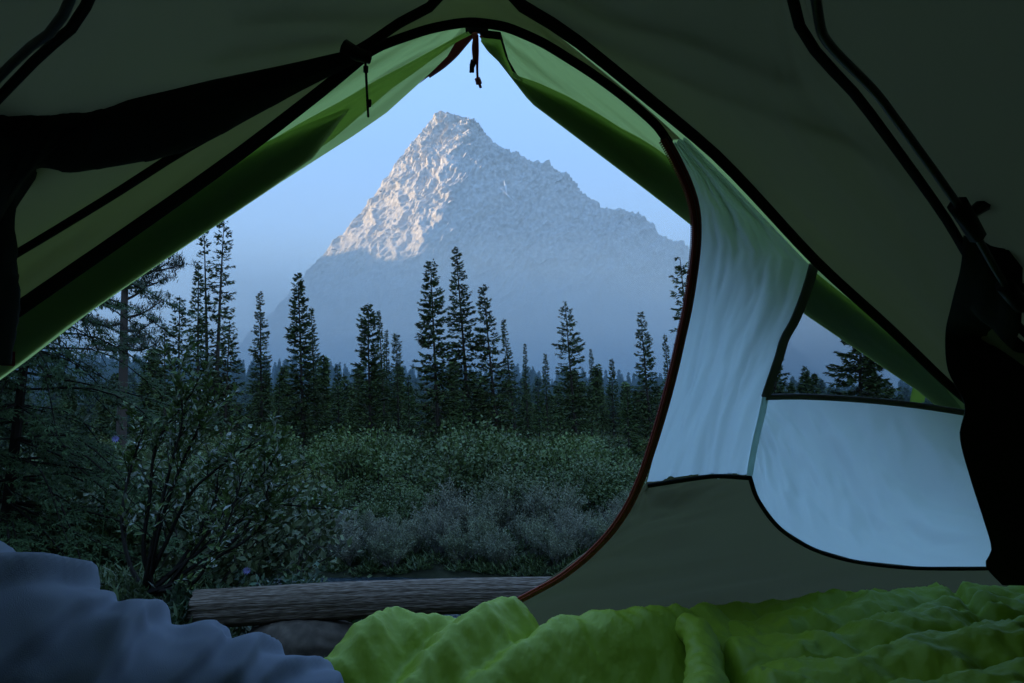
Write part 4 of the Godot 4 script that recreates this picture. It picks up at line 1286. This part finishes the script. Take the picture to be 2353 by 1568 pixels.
	near_spruce("near_spruce", "tall near spruce half hidden by the tent wall", base, 4.8, 1.7, rng)
	var told := ["tall spruce standing close behind the tent", "tall spruce standing off the right rear corner of the tent", "broad spruce right beside the tent", "broad spruce behind the left rear corner of the tent", "tall spruce standing right of the tent, nearest the creek"]
	var where := [Vector3(0.2, 0, 3.4), Vector3(2.8, 0, 2.6), Vector3(3.6, 0, 0.4), Vector3(-2.6, 0, 3.2), Vector3(4.6, 0, -1.6)]
	for k in 5:
		rng.seed = 820 + k
		var f: Vector3 = where[k]
		f.y = land(f.x, f.z) - 0.05
		plant_it("camp_spruce", told[k], "tree", f, spruce(rng, 9.0 + k % 2, 2.0, {"fill": 1.2, "gap": 0.03, "shape": 0.5, "start": 0.06}), [M.bark, M.needles], ["trunk", "crown"], "spruces round the camp")
	# herbs beside the log
	for q in [[1, "feathery green herb with a pale tip standing by the fallen log", 640, 1260, 3.5, 0.35, Color(0.07, 0.12, 0.07)], [2, "yellow-green herb on a thin stalk behind the fallen log", 700, 1285, 3.7, 0.28, Color(0.09, 0.14, 0.05)], [3, "low green herb growing left of the log end", 420, 1330, 3.35, 0.25, Color(0.05, 0.09, 0.04)], [4, "spreading herb behind the middle of the log", 590, 1300, 3.6, 0.3, Color(0.06, 0.1, 0.06)], [5, "small sprig behind the log below the grey willows", 820, 1318, 3.8, 0.22, Color(0.05, 0.09, 0.035)], [6, "broad-leaved herb right at the cut end of the log", 425, 1385, 3.1, 0.2, Color(0.04, 0.075, 0.03)]]:
		rng.seed = 700 + q[0]
		var top := at(q[2], q[3], q[4])
		var ft := Vector3(top.x, land(top.x, top.z) - 0.02, top.z)
		var h := maxf(top.y - ft.y, 0.2)
		var mm := shrub(rng, {"h": h, "w": 0.11, "stems": 5, "leaves": 22, "size": 0.03, "tint": q[6], "wood": Color(0.06, 0.07, 0.03), "loose": 0.035, "slim": 0.3})
		plant_it("herb", q[1], "plant", ft, mm, [M.bark, M.leaves], ["stem", "foliage"])
	# two asters
	for q in [["violet aster in front of the willow stem, left of the log herbs", 568, 1310, 3.3], ["violet aster high among the near spruce boughs", 267, 1008, 3.3]]:
		var c := at(q[1], q[2], q[3])
		var ft := Vector3(c.x - 0.03, land(c.x, c.z), c.z)
		lay_tube(curve([Vector3.ZERO, Vector3(0.01, (c.y - ft.y) * 0.6, 0), c - ft], 6), 0.003, 0.0016, 4, Color(0.05, 0.08, 0.03))
		var fl := plant_it("aster_flower", q[0], "flower", ft, [soup()], [M.bark], ["stalk"], "violet asters")
		for k in 13:
			var an := TAU * k / 13.0
			vv = PackedVector3Array()
			var dr := Vector3(cos(an), sin(an) * 0.75 + 0.15, 0.25).normalized() * 0.021
			leaf(c - ft, dr, dr.cross(Vector3(0, 0.2, 1)).normalized() * 0.003, Color.WHITE)
			put("petal", soup(), M.petal, fl)

func near_spruce(called: String, label: String, foot: Vector3, h: float, r: float, rng: RandomNumberGenerator) -> void:
	lay_tube(curve([Vector3.ZERO, Vector3(0.02, h * 0.5, 0), Vector3(-0.02, h, 0.01)], 8), 0.045, 0.008, 8, Color(0.022, 0.018, 0.015))
	var trunk := soup()
	var y := 0.12
	var boughs := []
	while y < h * 0.98:
		var t := y / h
		for k in 9:
			var az := rng.randf() * TAU
			var l := (r * pow(1.0 - t, 0.6) + 0.08) * rng.randf_range(0.6, 1.1)
			var o := Vector3(cos(az), 0, sin(az))
			var p := curve([Vector3(0, y, 0), Vector3(0, y, 0) + o * l * 0.5 + Vector3.UP * l * (0.1 * t - 0.1 + rng.randf_range(-0.1, 0.1)), Vector3(0, y, 0) + o * l + Vector3.UP * l * (0.35 * t - 0.48 + rng.randf_range(-0.12, 0.12))], 9)
			lay_tube(p, 0.004 + 0.004 * l, 0.002, 4, Color(0.02, 0.017, 0.014))
			boughs.append([p, l, o])
		y += rng.randf_range(0.10, 0.18)
	var limbs := soup()
	for b in boughs:
		var p: PackedVector3Array = b[0]
		var l: float = b[1]
		var o: Vector3 = b[2]
		var across := Vector3(-o.z, 0, o.x)
		var hue := rng.randf_range(0.7, 1.3)
		for k in int(l * 26):
			var q := lerpf(0.12, 1.0, rng.randf())
			var i := mini(int(q * 8), 7)
			var root := p[i].lerp(p[i + 1], q * 8 - i)
			var tw := (o * rng.randf_range(0.5, 1.0) + across * (1.0 if k % 2 else -1.0) * rng.randf_range(0.3, 0.9) + Vector3.DOWN * rng.randf_range(0.0, 0.5)).normalized() * rng.randf_range(0.12, 0.26) * (1.15 - 0.6 * q)
			for n in 22:
				var f := rng.randf()
				var dr := (tw.normalized() * 0.9 + Vector3(rng.randfn(), rng.randfn(), rng.randfn()) * 0.55).normalized() * rng.randf_range(0.025, 0.045)
				leaf(root + tw * f, dr, dr.cross(Vector3(0.2, 1, 0.4)).normalized() * 0.005, Color(0.05, 0.088, 0.032) * hue * rng.randf_range(0.7, 1.3))
	plant_it(called, label, "tree", foot, [trunk, limbs, soup()], [M.bark, M.bark, M.needles], ["trunk", "limb", "crown"])
